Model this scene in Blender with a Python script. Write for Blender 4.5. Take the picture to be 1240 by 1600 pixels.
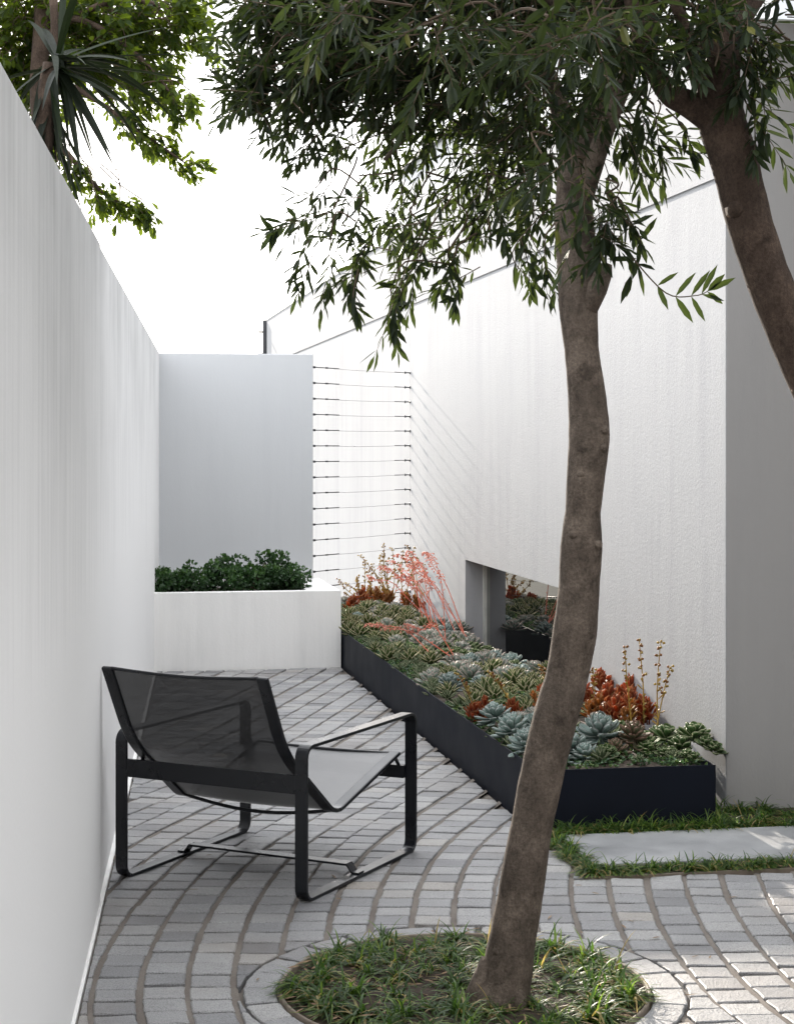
import bpy, math, random
from mathutils import Vector, Matrix, noise
R = math.radians
random.seed(11)
for o in list(bpy.data.objects):
    bpy.data.objects.remove(o)
SC = bpy.context.scene
COL = SC.collection

# ------------------------------------------------------------------ camera
EYE = 1.6
FPX, CX, HZ = 2700.0, 590.0, 692.0            # focal length, centre column and horizon row of the photograph
cam_d = bpy.data.cameras.new('camera')
cam = bpy.data.objects.new('camera', cam_d)
COL.objects.link(cam)
cam.location = (0, 0, EYE)
cam.rotation_euler = (R(90), 0, 0)
cam_d.sensor_fit = 'VERTICAL'
cam_d.sensor_height = 36
cam_d.lens = FPX / 1600 * 36
cam_d.shift_x = (620 - CX) / 1600
cam_d.shift_y = -(800 - HZ) / 1600
cam_d.clip_start = 0.05
cam_d.clip_end = 2000
SC.camera = cam

# ------------------------------------------------------------------ sky, sun, exposure
SUN_DIR = Vector((.966, -3.952, -1.12)).normalized()      # way the light travels
SUN_EL = math.asin(-SUN_DIR.z)
SUN_AZ = math.atan2(-SUN_DIR.x, -SUN_DIR.y)
world = bpy.data.worlds.new('World')
SC.world = world
world.use_nodes = True
wn = world.node_tree
for n in list(wn.nodes):
    wn.nodes.remove(n)
sky = wn.nodes.new('ShaderNodeTexSky')
sky.sky_type = 'NISHITA'
sky.sun_disc = False
sky.sun_elevation = SUN_EL
sky.sun_rotation = SUN_AZ
sky.air_density = 1.0
sky.dust_density = 1.0
sky.ozone_density = 1.0
bg = wn.nodes.new('ShaderNodeBackground')
bg.inputs['Strength'].default_value = 0.15
wo = wn.nodes.new('ShaderNodeOutputWorld')
veil = wn.nodes.new('ShaderNodeMix')           # thin bright high cloud drawn evenly over the clear sky
veil.data_type = 'RGBA'
veil.inputs[0].default_value = 0.95
veil.inputs[7].default_value = (5.85, 5.95, 6.15, 1)
wn.links.new(sky.outputs[0], veil.inputs[6])
wn.links.new(veil.outputs[2], bg.inputs[0])
wn.links.new(bg.outputs[0], wo.inputs[0])
sun_d = bpy.data.lights.new('sun', 'SUN')
sun_d.energy = 2.7
sun_d.angle = R(0.5)
sun_d.color = (1.0, 0.90, 0.78)
sun = bpy.data.objects.new('sun', sun_d)
COL.objects.link(sun)
sun.rotation_euler = SUN_DIR.to_track_quat('-Z', 'Y').to_euler()
SC.view_settings.view_transform = 'Standard'
SC.view_settings.look = 'None'
SC.view_settings.gamma = 1
SC.view_settings.exposure = 1.98

# ------------------------------------------------------------------ helpers
def pt(px, py, Y):
    return Vector(((px - CX) / FPX * Y, Y, EYE - (py - HZ) / FPX * Y))

class MB:
    def __init__(self):
        self.v = []; self.f = []; self.m = []; self.t = []
    def add(self, vs, fs, mat=0, tint=0.5):
        b = len(self.v)
        self.v.extend([tuple(p) for p in vs])
        if isinstance(tint, (list, tuple)):
            self.t.extend(tint)
        else:
            self.t.extend([tint] * len(vs))
        for f in fs:
            self.f.append(tuple(i + b for i in f)); self.m.append(mat)
    def box(self, fr, a0, a1, b0, b1, z0, z1, mat=0, tint=0.5):
        # fr = (origin, axis a, axis b), a box in that frame
        O, A, B = fr
        ps = []
        for z in (z0, z1):
            for (a, b) in ((a0, b0), (a1, b0), (a1, b1), (a0, b1)):
                p = O + A * a + B * b
                ps.append((p.x, p.y, p.z + z))
        fs = [(3, 2, 1, 0), (4, 5, 6, 7), (0, 1, 5, 4), (1, 2, 6, 5), (2, 3, 7, 6), (3, 0, 4, 7)]
        if A.cross(B).z < 0:
            fs = [tuple(reversed(f)) for f in fs]
        self.add(ps, fs, mat, tint)
    def tube(self, pts, rad, seg=6, mat=0, tint=0.5, cap=True, bump=0.0, bscale=6.0):
        pts = [Vector(p) for p in pts]
        n = len(pts)
        if not isinstance(rad, (list, tuple)):
            rad = [rad] * n
        vs = []; up = Vector((0.13, 0.31, 0.94))
        t0 = (pts[1] - pts[0]).normalized()
        side = t0.cross(up)
        if side.length < 1e-3: side = t0.cross(Vector((1, 0, 0)))
        side.normalize()
        for i in range(n):
            t = (pts[min(i + 1, n - 1)] - pts[max(i - 1, 0)]).normalized()
            side = (side - t * side.dot(t)).normalized()
            o = t.cross(side)
            for k in range(seg):
                a = 2 * math.pi * k / seg
                d = side * math.cos(a) + o * math.sin(a)
                r = rad[i]
                if bump:
                    q = pts[i] + d * r
                    r *= 1 + bump * noise.noise(q * bscale) + bump * .5 * noise.noise(q * bscale * 3.1)
                vs.append(pts[i] + d * r)
        fs = []
        for i in range(n - 1):
            for k in range(seg):
                k2 = (k + 1) % seg
                fs.append((i * seg + k, i * seg + k2, (i + 1) * seg + k2, (i + 1) * seg + k))
        if cap:
            fs.append(tuple(reversed(range(seg))))
            fs.append(tuple((n - 1) * seg + k for k in range(seg)))
        self.add(vs, fs, mat, tint)
    def build(self, name, mats, parent=None, smooth=False, bevel=0):
        me = bpy.data.meshes.new(name)
        me.from_pydata(self.v, [], self.f)
        if not isinstance(mats, (list, tuple)): mats = [mats]
        for m in mats: me.materials.append(m)
        me.polygons.foreach_set('material_index', self.m)
        me.polygons.foreach_set('use_smooth', [smooth] * len(self.f))
        at = me.attributes.new('tint', 'FLOAT', 'POINT')
        at.data.foreach_set('value', self.t)
        me.update()
        o = bpy.data.objects.new(name, me)
        COL.objects.link(o)
        if parent: o.parent = parent
        if bevel:
            bv = o.modifiers.new('bevel', 'BEVEL'); bv.width = bevel; bv.segments = 2
            bv.limit_method = 'ANGLE'; bv.angle_limit = R(40)
        return o

def tag(o, label=None, cat=None, group=None, kind=None):
    if label: o['label'] = label
    if cat: o['category'] = cat
    if group: o['group'] = group
    if kind: o['kind'] = kind
    return o

def empty(name, loc=(0, 0, 0), rz=0.0):
    o = bpy.data.objects.new(name, None)
    COL.objects.link(o)
    o.empty_display_size = 0.1
    o.location = loc
    o.rotation_euler = (0, 0, rz)
    return o

def copy_tree(src, parent=None):
    c = src.copy()
    COL.objects.link(c)
    if parent: c.parent = parent
    for ch in list(src.children):
        copy_tree(ch, c)
    return c

# ------------------------------------------------------------------ materials
def mat(name, rough=0.6, spec=0.4):
    m = bpy.data.materials.new(name)
    m.use_nodes = True
    nt = m.node_tree
    b = nt.nodes['Principled BSDF']
    b.inputs['Roughness'].default_value = rough
    b.inputs['Specular IOR Level'].default_value = spec
    return m, nt, b

def N(nt, typ, **kw):
    n = nt.nodes.new(typ)
    for k, v in kw.items():
        if k in n.inputs: n.inputs[k].default_value = v
        else: setattr(n, k, v)
    return n

def ramp(nt, src, stops):
    r = nt.nodes.new('ShaderNodeValToRGB')
    e = r.color_ramp.elements
    while len(e) < len(stops): e.new(0.5)
    for i, (p, c) in enumerate(stops):
        e[i].position = p
        e[i].color = (c[0], c[1], c[2], 1) if isinstance(c, (tuple, list)) else (c, c, c, 1)
    nt.links.new(src, r.inputs[0])
    return r.outputs[0]

def coords(nt, scale=(1, 1, 1)):
    g = N(nt, 'ShaderNodeNewGeometry')
    mp = N(nt, 'ShaderNodeMapping')
    mp.inputs['Scale'].default_value = scale
    nt.links.new(g.outputs['Position'], mp.inputs[0])
    return mp.outputs[0]

def nz(nt, vec, scale, detail=4, rough=.55):
    n = N(nt, 'ShaderNodeTexNoise', Scale=scale, Detail=detail, Roughness=rough)
    nt.links.new(vec, n.inputs['Vector'])
    return n.outputs['Fac']

def mix(nt, fac, a, b, mode='MIX'):
    m = nt.nodes.new('ShaderNodeMix')
    m.data_type = 'RGBA'; m.blend_type = mode
    for s, i in ((fac, 0), (a, 6), (b, 7)):
        if hasattr(s, 'is_output'): nt.links.new(s, m.inputs[i])
        elif i == 0: m.inputs[0].default_value = s
        else: m.inputs[i].default_value = (*s, 1)
    return m.outputs[2]

def bump(nt, b, h, strength, dist=0.01):
    n = N(nt, 'ShaderNodeBump', Strength=strength, Distance=dist)
    nt.links.new(h, n.inputs['Height'])
    nt.links.new(n.outputs[0], b.inputs['Normal'])

def math_n(nt, op, a, b):
    m = nt.nodes.new('ShaderNodeMath'); m.operation = op
    for i, s in enumerate((a, b)):
        if hasattr(s, 'is_output'): nt.links.new(s, m.inputs[i])
        else: m.inputs[i].default_value = s
    return m.outputs[0]

def render_mat(name, base, stain_shade, amt, bstr, bdist=0.004, fine=90, top=False, h2s=.9):
    # painted cement render: fine sandy relief, long run-down streaks and broad mottling
    m, nt, b = mat(name, 0.85, 0.25)
    st = nz(nt, coords(nt, (3.0, 3.0, .3)), 1.6, 5, .6)
    st2 = nz(nt, coords(nt, (16, 16, .7)), 1.5, 4, .6)
    mo = nz(nt, coords(nt), 1.3, 5, .6)
    f = math_n(nt, 'MULTIPLY', ramp(nt, st, [(.42, 0), (.72, 1)]), ramp(nt, mo, [(.35, .15), (.7, 1)]))
    f2 = math_n(nt, 'MULTIPLY', ramp(nt, st2, [(.5, 0), (.75, 1)]), .18)
    f = math_n(nt, 'MULTIPLY', math_n(nt, 'ADD', f, f2), amt)
    if top:
        sz = N(nt, 'ShaderNodeSeparateXYZ'); nt.links.new(coords(nt), sz.inputs[0])
        hz_ = math_n(nt, 'ADD', math_n(nt, 'MULTIPLY', sz.outputs[2], .4), math_n(nt, 'MULTIPLY', math_n(nt, 'SUBTRACT', st2, .5), .35))
        f = math_n(nt, 'MULTIPLY', f, ramp(nt, hz_, [(.40, .02), (.92, .4)]))
        f = math_n(nt, 'ADD', f, math_n(nt, 'MULTIPLY', ramp(nt, hz_, [(.45, 0), (1.0, 1.0)]), ramp(nt, mo, [(.2, .4), (.8, 1)])))  # broad band: weathering and tree shade, both painted in towards the top
    c = mix(nt, f, base, stain_shade)
    nt.links.new(c, b.inputs['Base Color'])
    h1 = nz(nt, coords(nt, (1, 1, .6)), fine, 4, .65)
    h2 = nz(nt, coords(nt, (1, 1, .35)), 22, 3, .6)
    h = math_n(nt, 'ADD', h1, math_n(nt, 'MULTIPLY', h2, h2s))
    bump(nt, b, h, bstr, bdist)
    return m

M = {}
M['wall'] = render_mat('white_render', (.80, .79, .77), (.50, .50, .49), .55, .35)
M['wall_left'] = render_mat('weathered_shaded_render', (.85, .845, .835), (.40, .40, .395), .75, .22, top=True, h2s=.25)
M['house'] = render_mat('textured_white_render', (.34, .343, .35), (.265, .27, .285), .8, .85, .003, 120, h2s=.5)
M['entry'] = render_mat('taupe_shaded_render', (.33, .32, .31), (.25, .25, .25), .5, .3, .003, 75)  # taupe paint with the end wall's shade put into its colour
M['grey_wall'] = render_mat('shaded_white_render', (.49, .50, .51), (.41, .42, .44), .45, .18)  # white paint with its bluish shade put into a greyer colour

def flat(name, c, rough=.5, spec=.4, metal=0.0, var=.15, vs=8):
    m, nt, b = mat(name, rough, spec)
    n = nz(nt, coords(nt), vs, 4)
    c2 = tuple(x * (1 - var) for x in c); c3 = tuple(min(1, x * (1 + var)) for x in c)
    nt.links.new(ramp(nt, n, [(.3, c2), (.7, c3)]), b.inputs['Base Color'])
    nt.links.new(ramp(nt, n, [(.3, max(rough - .06, 0)), (.7, min(1, rough + .06))]), b.inputs['Roughness'])
    b.inputs['Metallic'].default_value = metal
    return m

M['black_metal'] = flat('black_powder_coat', (.006, .007, .010), .30, .45)
M['planter_metal'] = flat('charcoal_planter_steel', (.006, .008, .014), .6, .12, 0, .12, 3)
M['dark_metal'] = flat('dark_flashing', (.03, .032, .036), .4, .5)
M['steel'] = flat('stainless_steel', (.32, .32, .33), .32, .5, 1.0)
M['alu'] = flat('anodised_aluminium', (.55, .56, .52), .4, .5, .15)
M['edging'] = flat('weathered_edging', (.20, .165, .13), .7, .3, 0, .25, 14)
M['soil'] = flat('dark_soil', (.045, .034, .026), .95, .2, 0, .5, 60)
M['gravel_soil'] = flat('pale_gravel_mulch', (.075, .06, .048), .95, .2, 0, .7, 90)
M['litter'] = flat('dry_leaf_litter', (.22, .15, .095), .85, .2, 0, .4, 40)
M['ground'] = flat('rough_ground', (.10, .10, .085), .95, .2, 0, .3, 3)

def granite():
    m, nt, b = mat('grey_granite_sett', .55, .5)
    v = coords(nt)
    t = N(nt, 'ShaderNodeAttribute', attribute_name='tint').outputs['Fac']
    base = ramp(nt, t, [(0, (.22, .22, .228)), (.4, (.335, .335, .34)), (.8, (.43, .425, .42)), (1, (.40, .365, .325))])
    sp = nz(nt, v, 260, 3, .7)
    base = mix(nt, .8, base, ramp(nt, sp, [(.34, .12), (.48, .7), (.66, 1.1)]), 'MULTIPLY')
    big = nz(nt, v, 5, 4)
    base = mix(nt, .55, base, ramp(nt, big, [(.3, .68), (.7, 1.0)]), 'MULTIPLY')
    st = nz(nt, v, 1.7, 4)
    base = mix(nt, ramp(nt, st, [(.5, 0), (.75, .35)]), base, (.20, .165, .135))
    nt.links.new(base, b.inputs['Base Color'])
    nt.links.new(ramp(nt, sp, [(.3, .42), (.7, .68)]), b.inputs['Roughness'])
    h = math_n(nt, 'ADD', nz(nt, v, 150, 4, .65), math_n(nt, 'MULTIPLY', nz(nt, v, 35, 3), .8))
    bump(nt, b, h, .75, .005)
    return m
M['sett'] = granite()

def sandm():
    m, nt, b = mat('jointing_sand', .95, .2)
    v = coords(nt)
    n = nz(nt, v, 4, 5)
    c = ramp(nt, n, [(.3, (.145, .125, .11)), (.7, (.235, .21, .185))])
    c = mix(nt, .6, c, ramp(nt, nz(nt, v, 220, 2), [(.3, .5), (.7, 1)]), 'MULTIPLY')
    nt.links.new(c, b.inputs['Base Color'])
    bump(nt, b, nz(nt, v, 160, 3), .6, .003)
    return m
M['sand'] = sandm()

def concm():
    m, nt, b = mat('smooth_concrete', .5, .45)
    v = coords(nt)
    n = nz(nt, v, 3.2, 6, .65)
    c = ramp(nt, n, [(.3, (.20, .205, .21)), (.55, (.30, .305, .31)), (.75, (.40, .40, .395))])
    c = mix(nt, .4, c, ramp(nt, nz(nt, v, 180, 2), [(.3, .75), (.7, 1)]), 'MULTIPLY')
    nt.links.new(c, b.inputs['Base Color'])
    nt.links.new(ramp(nt, n, [(.3, .38), (.7, .62)]), b.inputs['Roughness'])
    bump(nt, b, nz(nt, v, 40, 4), .12, .003)
    return m
M['concrete'] = concm()

def barkm(name, dark, light):
    m, nt, b = mat(name, .9, .15)
    v = coords(nt)
    n1 = nz(nt, coords(nt, (1, 1, .4)), 26, 8, .72)
    n2 = nz(nt, v, 9, 6, .65)
    n3 = nz(nt, v, 130, 4, .7)
    vo = N(nt, 'ShaderNodeTexVoronoi', Scale=55.0, feature='DISTANCE_TO_EDGE')
    nt.links.new(coords(nt, (1, 1, .28)), vo.inputs['Vector'])
    crack = ramp(nt, vo.outputs['Distance'], [(0, 0), (.10, 1)])
    c = ramp(nt, n1, [(.32, dark), (.68, light)])
    c = mix(nt, ramp(nt, n2, [(.48, 0), (.64, .6)]), c, tuple(x * 1.6 for x in light))
    c = mix(nt, ramp(nt, nz(nt, v, 14, 4), [(.60, 0), (.70, .6)]), c, tuple(x * .45 for x in dark))
    c = mix(nt, .7, c, ramp(nt, n3, [(.35, .45), (.65, 1.1)]), 'MULTIPLY')
    c = mix(nt, .10, c, crack, 'MULTIPLY')
    nt.links.new(c, b.inputs['Base Color'])
    h = math_n(nt, 'ADD', math_n(nt, 'ADD', n1, math_n(nt, 'MULTIPLY', n3, .5)), math_n(nt, 'MULTIPLY', crack, .06))
    bump(nt, b, h, .9, .009)
    return m
M['bark'] = barkm('olive_bark', (.070, .055, .044), (.155, .124, .099))
M['bark_dark'] = barkm('dark_bark', (.036, .025, .019), (.08, .056, .042))
M['twig'] = flat('twig_bark', (.09, .065, .045), .8, .2)

def leafm(name, stops, rough=.45, trans=.3, tcol=None, spec=.4, back=None):
    # stops run along the per-leaf tint
    m, nt, b = mat(name, rough, spec)
    t = N(nt, 'ShaderNodeAttribute', attribute_name='tint').outputs['Fac']
    c = ramp(nt, t, stops)
    c = mix(nt, .35, c, ramp(nt, nz(nt, coords(nt), 45, 2), [(.3, .6), (.7, 1)]), 'MULTIPLY')
    cf = c
    if back:
        g = N(nt, 'ShaderNodeNewGeometry')
        cf = mix(nt, g.outputs['Backfacing'], c, back)
    nt.links.new(cf, b.inputs['Base Color'])
    if trans:
        tr = N(nt, 'ShaderNodeBsdfTranslucent')
        if tcol: tr.inputs[0].default_value = (*tcol, 1)
        else: nt.links.new(mix(nt, 1.0, c, (2.2, 2.2, 1.4), 'MULTIPLY'), tr.inputs[0])
        mx = N(nt, 'ShaderNodeMixShader', Fac=trans)
        out = nt.nodes['Material Output']
        nt.links.new(b.outputs[0], mx.inputs[1]); nt.links.new(tr.outputs[0], mx.inputs[2])
        nt.links.new(mx.outputs[0], out.inputs[0])
    return m
M['olive_leaf'] = leafm('olive_leaf', [(0, (.005, .009, .006)), (.6, (.012, .020, .010)), (.95, (.028, .042, .014)), (1, (.14, .13, .03))], .5, .20, (.11, .16, .03), .14, (.018, .024, .014))
M['green_leaf'] = leafm('broad_green_leaf', [(0, (.004, .010, .003)), (.7, (.011, .024, .005)), (1, (.04, .065, .012))], .5, .34, (.20, .28, .02), .12)
M['strap_leaf'] = leafm('strap_leaf', [(0, (.005, .008, .004)), (1, (.012, .020, .007))], .55, .14, None, .15)
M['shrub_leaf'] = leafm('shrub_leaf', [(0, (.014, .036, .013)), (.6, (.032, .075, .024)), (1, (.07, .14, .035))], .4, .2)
M['grass'] = leafm('mondo_leaf', [(0, (.018, .042, .010)), (.6, (.055, .115, .022)), (.92, (.15, .22, .04)), (1, (.30, .23, .10))], .52, .42)

def succm(name, stops, rough=.5, trans=.15, tcol=None):
    # tint runs 0 (leaf blade) to 1 (leaf margin and tip)
    m, nt, b = mat(name, rough, .35)
    t = N(nt, 'ShaderNodeAttribute', attribute_name='tint').outputs['Fac']
    oi = N(nt, 'ShaderNodeObjectInfo').outputs['Random']
    c = ramp(nt, t, stops)
    n = nz(nt, coords(nt), 28, 3)
    c = mix(nt, .4, c, ramp(nt, n, [(.3, .62), (.7, 1)]), 'MULTIPLY')
    c = mix(nt, 1.0, c, ramp(nt, oi, [(0, .74), (1, 1.0)]), 'MULTIPLY')
    nt.links.new(c, b.inputs['Base Color'])
    tr = N(nt, 'ShaderNodeBsdfTranslucent')
    if tcol: tr.inputs[0].default_value = (*tcol, 1)
    else: nt.links.new(c, tr.inputs[0])
    mx = N(nt, 'ShaderNodeMixShader', Fac=trans)
    nt.links.new(b.outputs[0], mx.inputs[1]); nt.links.new(tr.outputs[0], mx.inputs[2])
    nt.links.new(mx.outputs[0], nt.nodes['Material Output'].inputs[0])
    return m
M['ech_blue'] = succm('blue_grey_succulent', [(0, (.20, .28, .25)), (.6, (.27, .35, .32)), (1, (.48, .50, .47))], .65, .14)
M['ech_pink'] = succm('pink_edged_succulent', [(0, (.25, .32, .26)), (.55, (.33, .38, .32)), (1, (.60, .44, .40))], .65, .22)
M['ech_brown'] = succm('bronze_green_succulent', [(0, (.14, .17, .08)), (.5, (.20, .16, .10)), (1, (.30, .16, .12))], .6, .2)
M['varieg'] = succm('pale_edged_succulent', [(0, (.07, .12, .035)), (.45, (.13, .18, .055)), (.75, (.50, .46, .28)), (1, (.66, .57, .38))], .6, .28)
M['paddle'] = succm('green_paddle_succulent', [(0, (.065, .13, .04)), (.6, (.10, .18, .055)), (1, (.46, .46, .28))], .55, .25)
M['red_leaf'] = succm('red_succulent', [(0, (.14, .035, .02)), (.45, (.24, .08, .032)), (1, (.48, .24, .09))], .5, .42, (.62, .17, .045))
M['bronze_leaf'] = succm('bronze_succulent', [(0, (.17, .09, .03)), (.5, (.27, .12, .04)), (1, (.38, .17, .06))], .5, .4, (.55, .27, .06))
M['hawor'] = succm('small_green_rosette', [(0, (.10, .145, .07)), (.6, (.16, .21, .11)), (1, (.44, .43, .28))], .6, .22)
M['sedum'] = leafm('sedum_leaf', [(0, (.03, .065, .03)), (.6, (.06, .12, .05)), (1, (.13, .19, .07))], .4, .2)
M['coral'] = succm('coral_flower', [(0, (.66, .26, .19)), (1, (.78, .36, .26))], .55, .35, (.9, .36, .26))
M['yellow'] = succm('straw_stalk', [(0, (.30, .21, .06)), (.6, (.42, .30, .08)), (1, (.20, .075, .03))], .55, .3, (.6, .42, .08))

# chair fabric: open black mesh
def slingm():
    m, nt, b = mat('black_mesh_fabric', .36, .6)
    tc = N(nt, 'ShaderNodeNewGeometry').outputs['Position']
    n = nz(nt, coords(nt, (1, 1, 1)), 300, 2)
    n2 = nz(nt, coords(nt, (6, 6, 160)), 3, 3)
    nt.links.new(ramp(nt, n, [(.3, (.005, .005, .006)), (.7, (.012, .012, .014))]), b.inputs['Base Color'])
    bump(nt, b, n, .3, .001)
    tr = N(nt, 'ShaderNodeBsdfTransparent')
    mx = N(nt, 'ShaderNodeMixShader')
    f = ramp(nt, n2, [(.3, .04), (.7, .085)])
    nt.links.new(f, mx.inputs[0])
    nt.links.new(b.outputs[0], mx.inputs[1]); nt.links.new(tr.outputs[0], mx.inputs[2])
    nt.links.new(mx.outputs[0], nt.nodes['Material Output'].inputs[0])
    b.inputs['Sheen Weight'].default_value = 1.0
    b.inputs['Sheen Roughness'].default_value = .28
    return m
M['sling'] = slingm()

def glassm():
    m, nt, b = mat('dark_reflective_glass', .01, .5)
    b.inputs['Base Color'].default_value = (.008, .009, .010, 1)
    b.inputs['IOR'].default_value = 2.0
    return m
M['glass'] = glassm()

# ------------------------------------------------------------------ plan geometry (metres)
def frame(o, a):
    a = Vector((a[0], a[1], 0)).normalized()
    return (Vector((o[0], o[1], 0)), a, Vector((a.y, -a.x, 0)))
HD = Vector((-.1726, 1, 0)).normalized()          # along the house wall, away from the camera
HE = Vector((HD.y, -HD.x, 0))                     # into the house
HOUSE = (Vector((1.508, 7.5, 0)), HD, HE)
TROUGH = (Vector((.657, 7.09, 0)), HD, HE)
BOX = (Vector((-.262, 12.33, 0)), HD, HE)
LD = Vector((-.0974, 1, 0)).normalized()
LE = Vector((LD.y, -LD.x, 0))                     # into the courtyard
LEFT = (Vector((-.849, 4.758, 0)), LD, LE)
RC = Vector((.252, 5.073, 0)); RIN, RO = .533, .650
TW, TL, TH = .765, 7.4, .255
BED = Vector((.772, 6.353, 0))

# ------------------------------------------------------------------ ground and paving
b = MB()
b.add([(-300, -300, -.06), (300, -300, -.06), (300, 600, -.06), (-300, 600, -.06)], [(0, 1, 2, 3)])
tag(b.build('ground', M['ground']), kind='structure')
b = MB()
nx, ny = 40, 90
for j in range(ny + 1):
    for i in range(nx + 1):
        x = -3 + 8 * i / nx; y = -2 + 17 * j / ny
        b.v.append((x, y, -.019 + .0025 * noise.noise(Vector((x * 3, y * 3, 0))))); b.t.append(.5)
for j in range(ny):
    for i in range(nx):
        k = j * (nx + 1) + i
        b.f.append((k, k + 1, k + nx + 2, k + nx + 1)); b.m.append(0)
tag(b.build('paving_sand', M['sand'], smooth=True), kind='structure')

def clip(poly, P, n):
    # keep the side where (x-P).n >= 0
    out = []
    for i in range(len(poly)):
        a, c = poly[i], poly[(i + 1) % len(poly)]
        da = (a - P).dot(n); dc = (c - P).dot(n)
        if da >= 0: out.append(a)
        if (da >= 0) != (dc >= 0):
            out.append(a + (c - a) * (da / (da - dc)))
    return out
def area(poly):
    s = 0
    for i in range(len(poly)):
        a, c = poly[i], poly[(i + 1) % len(poly)]
        s += a.x * c.y - a.y * c.x
    return s / 2
rng = random.Random(5)
def stone(mb, poly, tint, r=rng):
    # a worn sett: chamfered top, jittered edges, slightly tilted
    if len(poly) < 3 or area(poly) < .0012: return
    c = sum(poly, Vector()) / len(poly)
    pts = []
    for i in range(len(poly)):
        a, d = poly[i], poly[(i + 1) % len(poly)]
        L = (d - a).length
        if L < .008: continue
        k = 3 if L > .05 else 1
        pr = poly[i - 1]
        ca = min(.006, L * .2)
        pts.append(a + (d - a).normalized() * ca)
        for q in range(1, k):
            p = a + (d - a) * (q / k)
            pts.append(p + (c - p).normalized() * r.uniform(-.0012, .003))
        pts.append(d - (d - a).normalized() * ca)
    n = len(pts)
    if n < 3: return
    h = r.uniform(-.002, .0022); tx = r.uniform(-.02, .02); ty = r.uniform(-.02, .02)
    def z(p): return h + tx * (p.x - c.x) + ty * (p.y - c.y)
    vs = []
    for p in pts:
        q = p + (c - p).normalized() * .006
        vs.append((q.x, q.y, z(q)))
    for p in pts:
        q = p + (c - p).normalized() * .0015
        vs.append((q.x, q.y, z(p) - .003 + r.uniform(-.0007, .0007)))
    for p in pts:
        vs.append((p.x, p.y, -.03))
    fs = [tuple(range(n))]
    for i in range(n):
        j = (i + 1) % n
        fs.append((n + i, n + j, j, i)); fs.append((2 * n + i, 2 * n + j, n + j, n + i))
    mb.add(vs, fs, 0, tint)

SL = [(2.5, -.85), (3.5, -.75), (4.2, -.5), (4.8, -.2), (5.2, -.06), (5.5, .0), (6.0, .07), (6.5, .16), (7.0, .30), (7.5, .36), (8.2, .36), (9, .28), (10, .22), (13.5, .2)]
def slope(y):
    for (a, s), (c, t) in zip(SL, SL[1:]):
        if y <= c: return s + (t - s) * max(0, (y - a) / (c - a))
    return SL[-1][1]
rows = []; gy = []
yy = 2.6; gx = 0.0; st = .113
while yy < 13.2:
    rows.append(yy); gy.append(gx); gx += slope(yy + st / 2) * st; yy += st
g55 = min(range(len(rows)), key=lambda i: abs(rows[i] - 5.5))
gy = [g - gy[g55] for g in gy]
CW = .1375
b = MB()
for k in range(-30, 36):
    x0 = .04 + k * CW
    off = rng.uniform(-.03, .03)
    for i in range(len(rows) - 1):
        w = .0115 + .002 * math.sin(i * 1.7 + k)
        sl = slope(rows[i]); tl = -.5 * sl
        ya, yb = rows[i] + off + rng.uniform(-.004, .004), rows[i + 1] + off - .007
        if rng.random() < .5: yb -= .003
        xa, xb = x0 + gy[i], x0 + gy[i + 1]
        hw = CW / 2 - w / 2 - rng.uniform(0, .004)
        poly = [Vector((xa - hw, ya - tl * hw, 0)), Vector((xa + hw, ya + tl * hw, 0)),
                Vector((xb + hw, yb + tl * hw, 0)), Vector((xb - hw, yb - tl * hw, 0))]
        c = sum(poly, Vector()) / 4
        if c.x < -2.2 or c.x > 3.0 or c.y > 12.6: continue
        poly = clip(poly, LEFT[0] + LE * .022, LE)
        if len(poly) < 3: continue
        d = (c - RC)
        if d.length < RO + .12:
            dn = d.normalized(); poly = clip(poly, RC + dn * (RO + .003), dn)
            if len(poly) < 3: continue
        dl = (c - TROUGH[0]).dot(HE)          # right of the trough's left edge line
        if dl > -.2:
            if (c - BED).dot(-HD) < 0 and (c - BED).dot(HE) > .0 and (c - BED).dot(HD) > .07:
                continue
            if (c - BED).dot(HD) > 0:
                poly = clip(poly, TROUGH[0] - HE * .016, -HE)
            elif (c - BED).dot(HE) > -.1 and (c - BED).dot(HD) > -.14:
                poly = clip(poly, BED - HD * .012, -HD)
            if len(poly) < 3: continue
        if (c - BOX[0]).dot(HD) > -.2:
            poly = clip(poly, BOX[0] - HD * .01, -HD)
        tint = min(1, max(0, rng.gauss(.45, .22)))
        stone(b, poly, tint)
tag(b.build('paving', M['sett']), kind='structure')
b = MB()
for k in range(-30, 37):
    xk = .04 + (k - .5) * CW; base = len(b.v)
    for i in range(len(rows)):
        for e in (-.013, 0, .013):
            b.v.append((xk + gy[i] + e, rows[i], -.0055 + .0015 * noise.noise(Vector((xk * 20, rows[i] * 6, e * 90))) - (.002 if e else 0))); b.t.append(.5)
    for i in range(len(rows) - 1):
        if rows[i] > 12.0: break
        for e in (0, 1):
            q = base + i * 3 + e; b.f.append((q, q + 1, q + 4, q + 3)); b.m.append(0)
tag(b.build('joint_sand', M['sand'], smooth=True), kind='structure')
# ring of tapered setts round the tree pit
b = MB(); nr = 26
for i in range(nr):
    a0 = 2 * math.pi * (i + rng.uniform(-.06, .06)) / nr; a1 = 2 * math.pi * (i + .955 + rng.uniform(-.06, .04)) / nr
    poly = []
    for a in (a0, (a0 + a1) / 2, a1):
        poly.append(RC + Vector((math.cos(a), math.sin(a), 0)) * (RIN + .016))
    outer = [RC + Vector((math.cos(a), math.sin(a), 0)) * (RO - rng.uniform(0, .008)) for a in (a1, (a0 + a1) / 2, a0)]
    stone(b, (poly + outer)[::-1], min(1, max(0, rng.gauss(.5, .2))))
tag(b.build('ring_paving', M['sett']), kind='structure')
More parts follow.
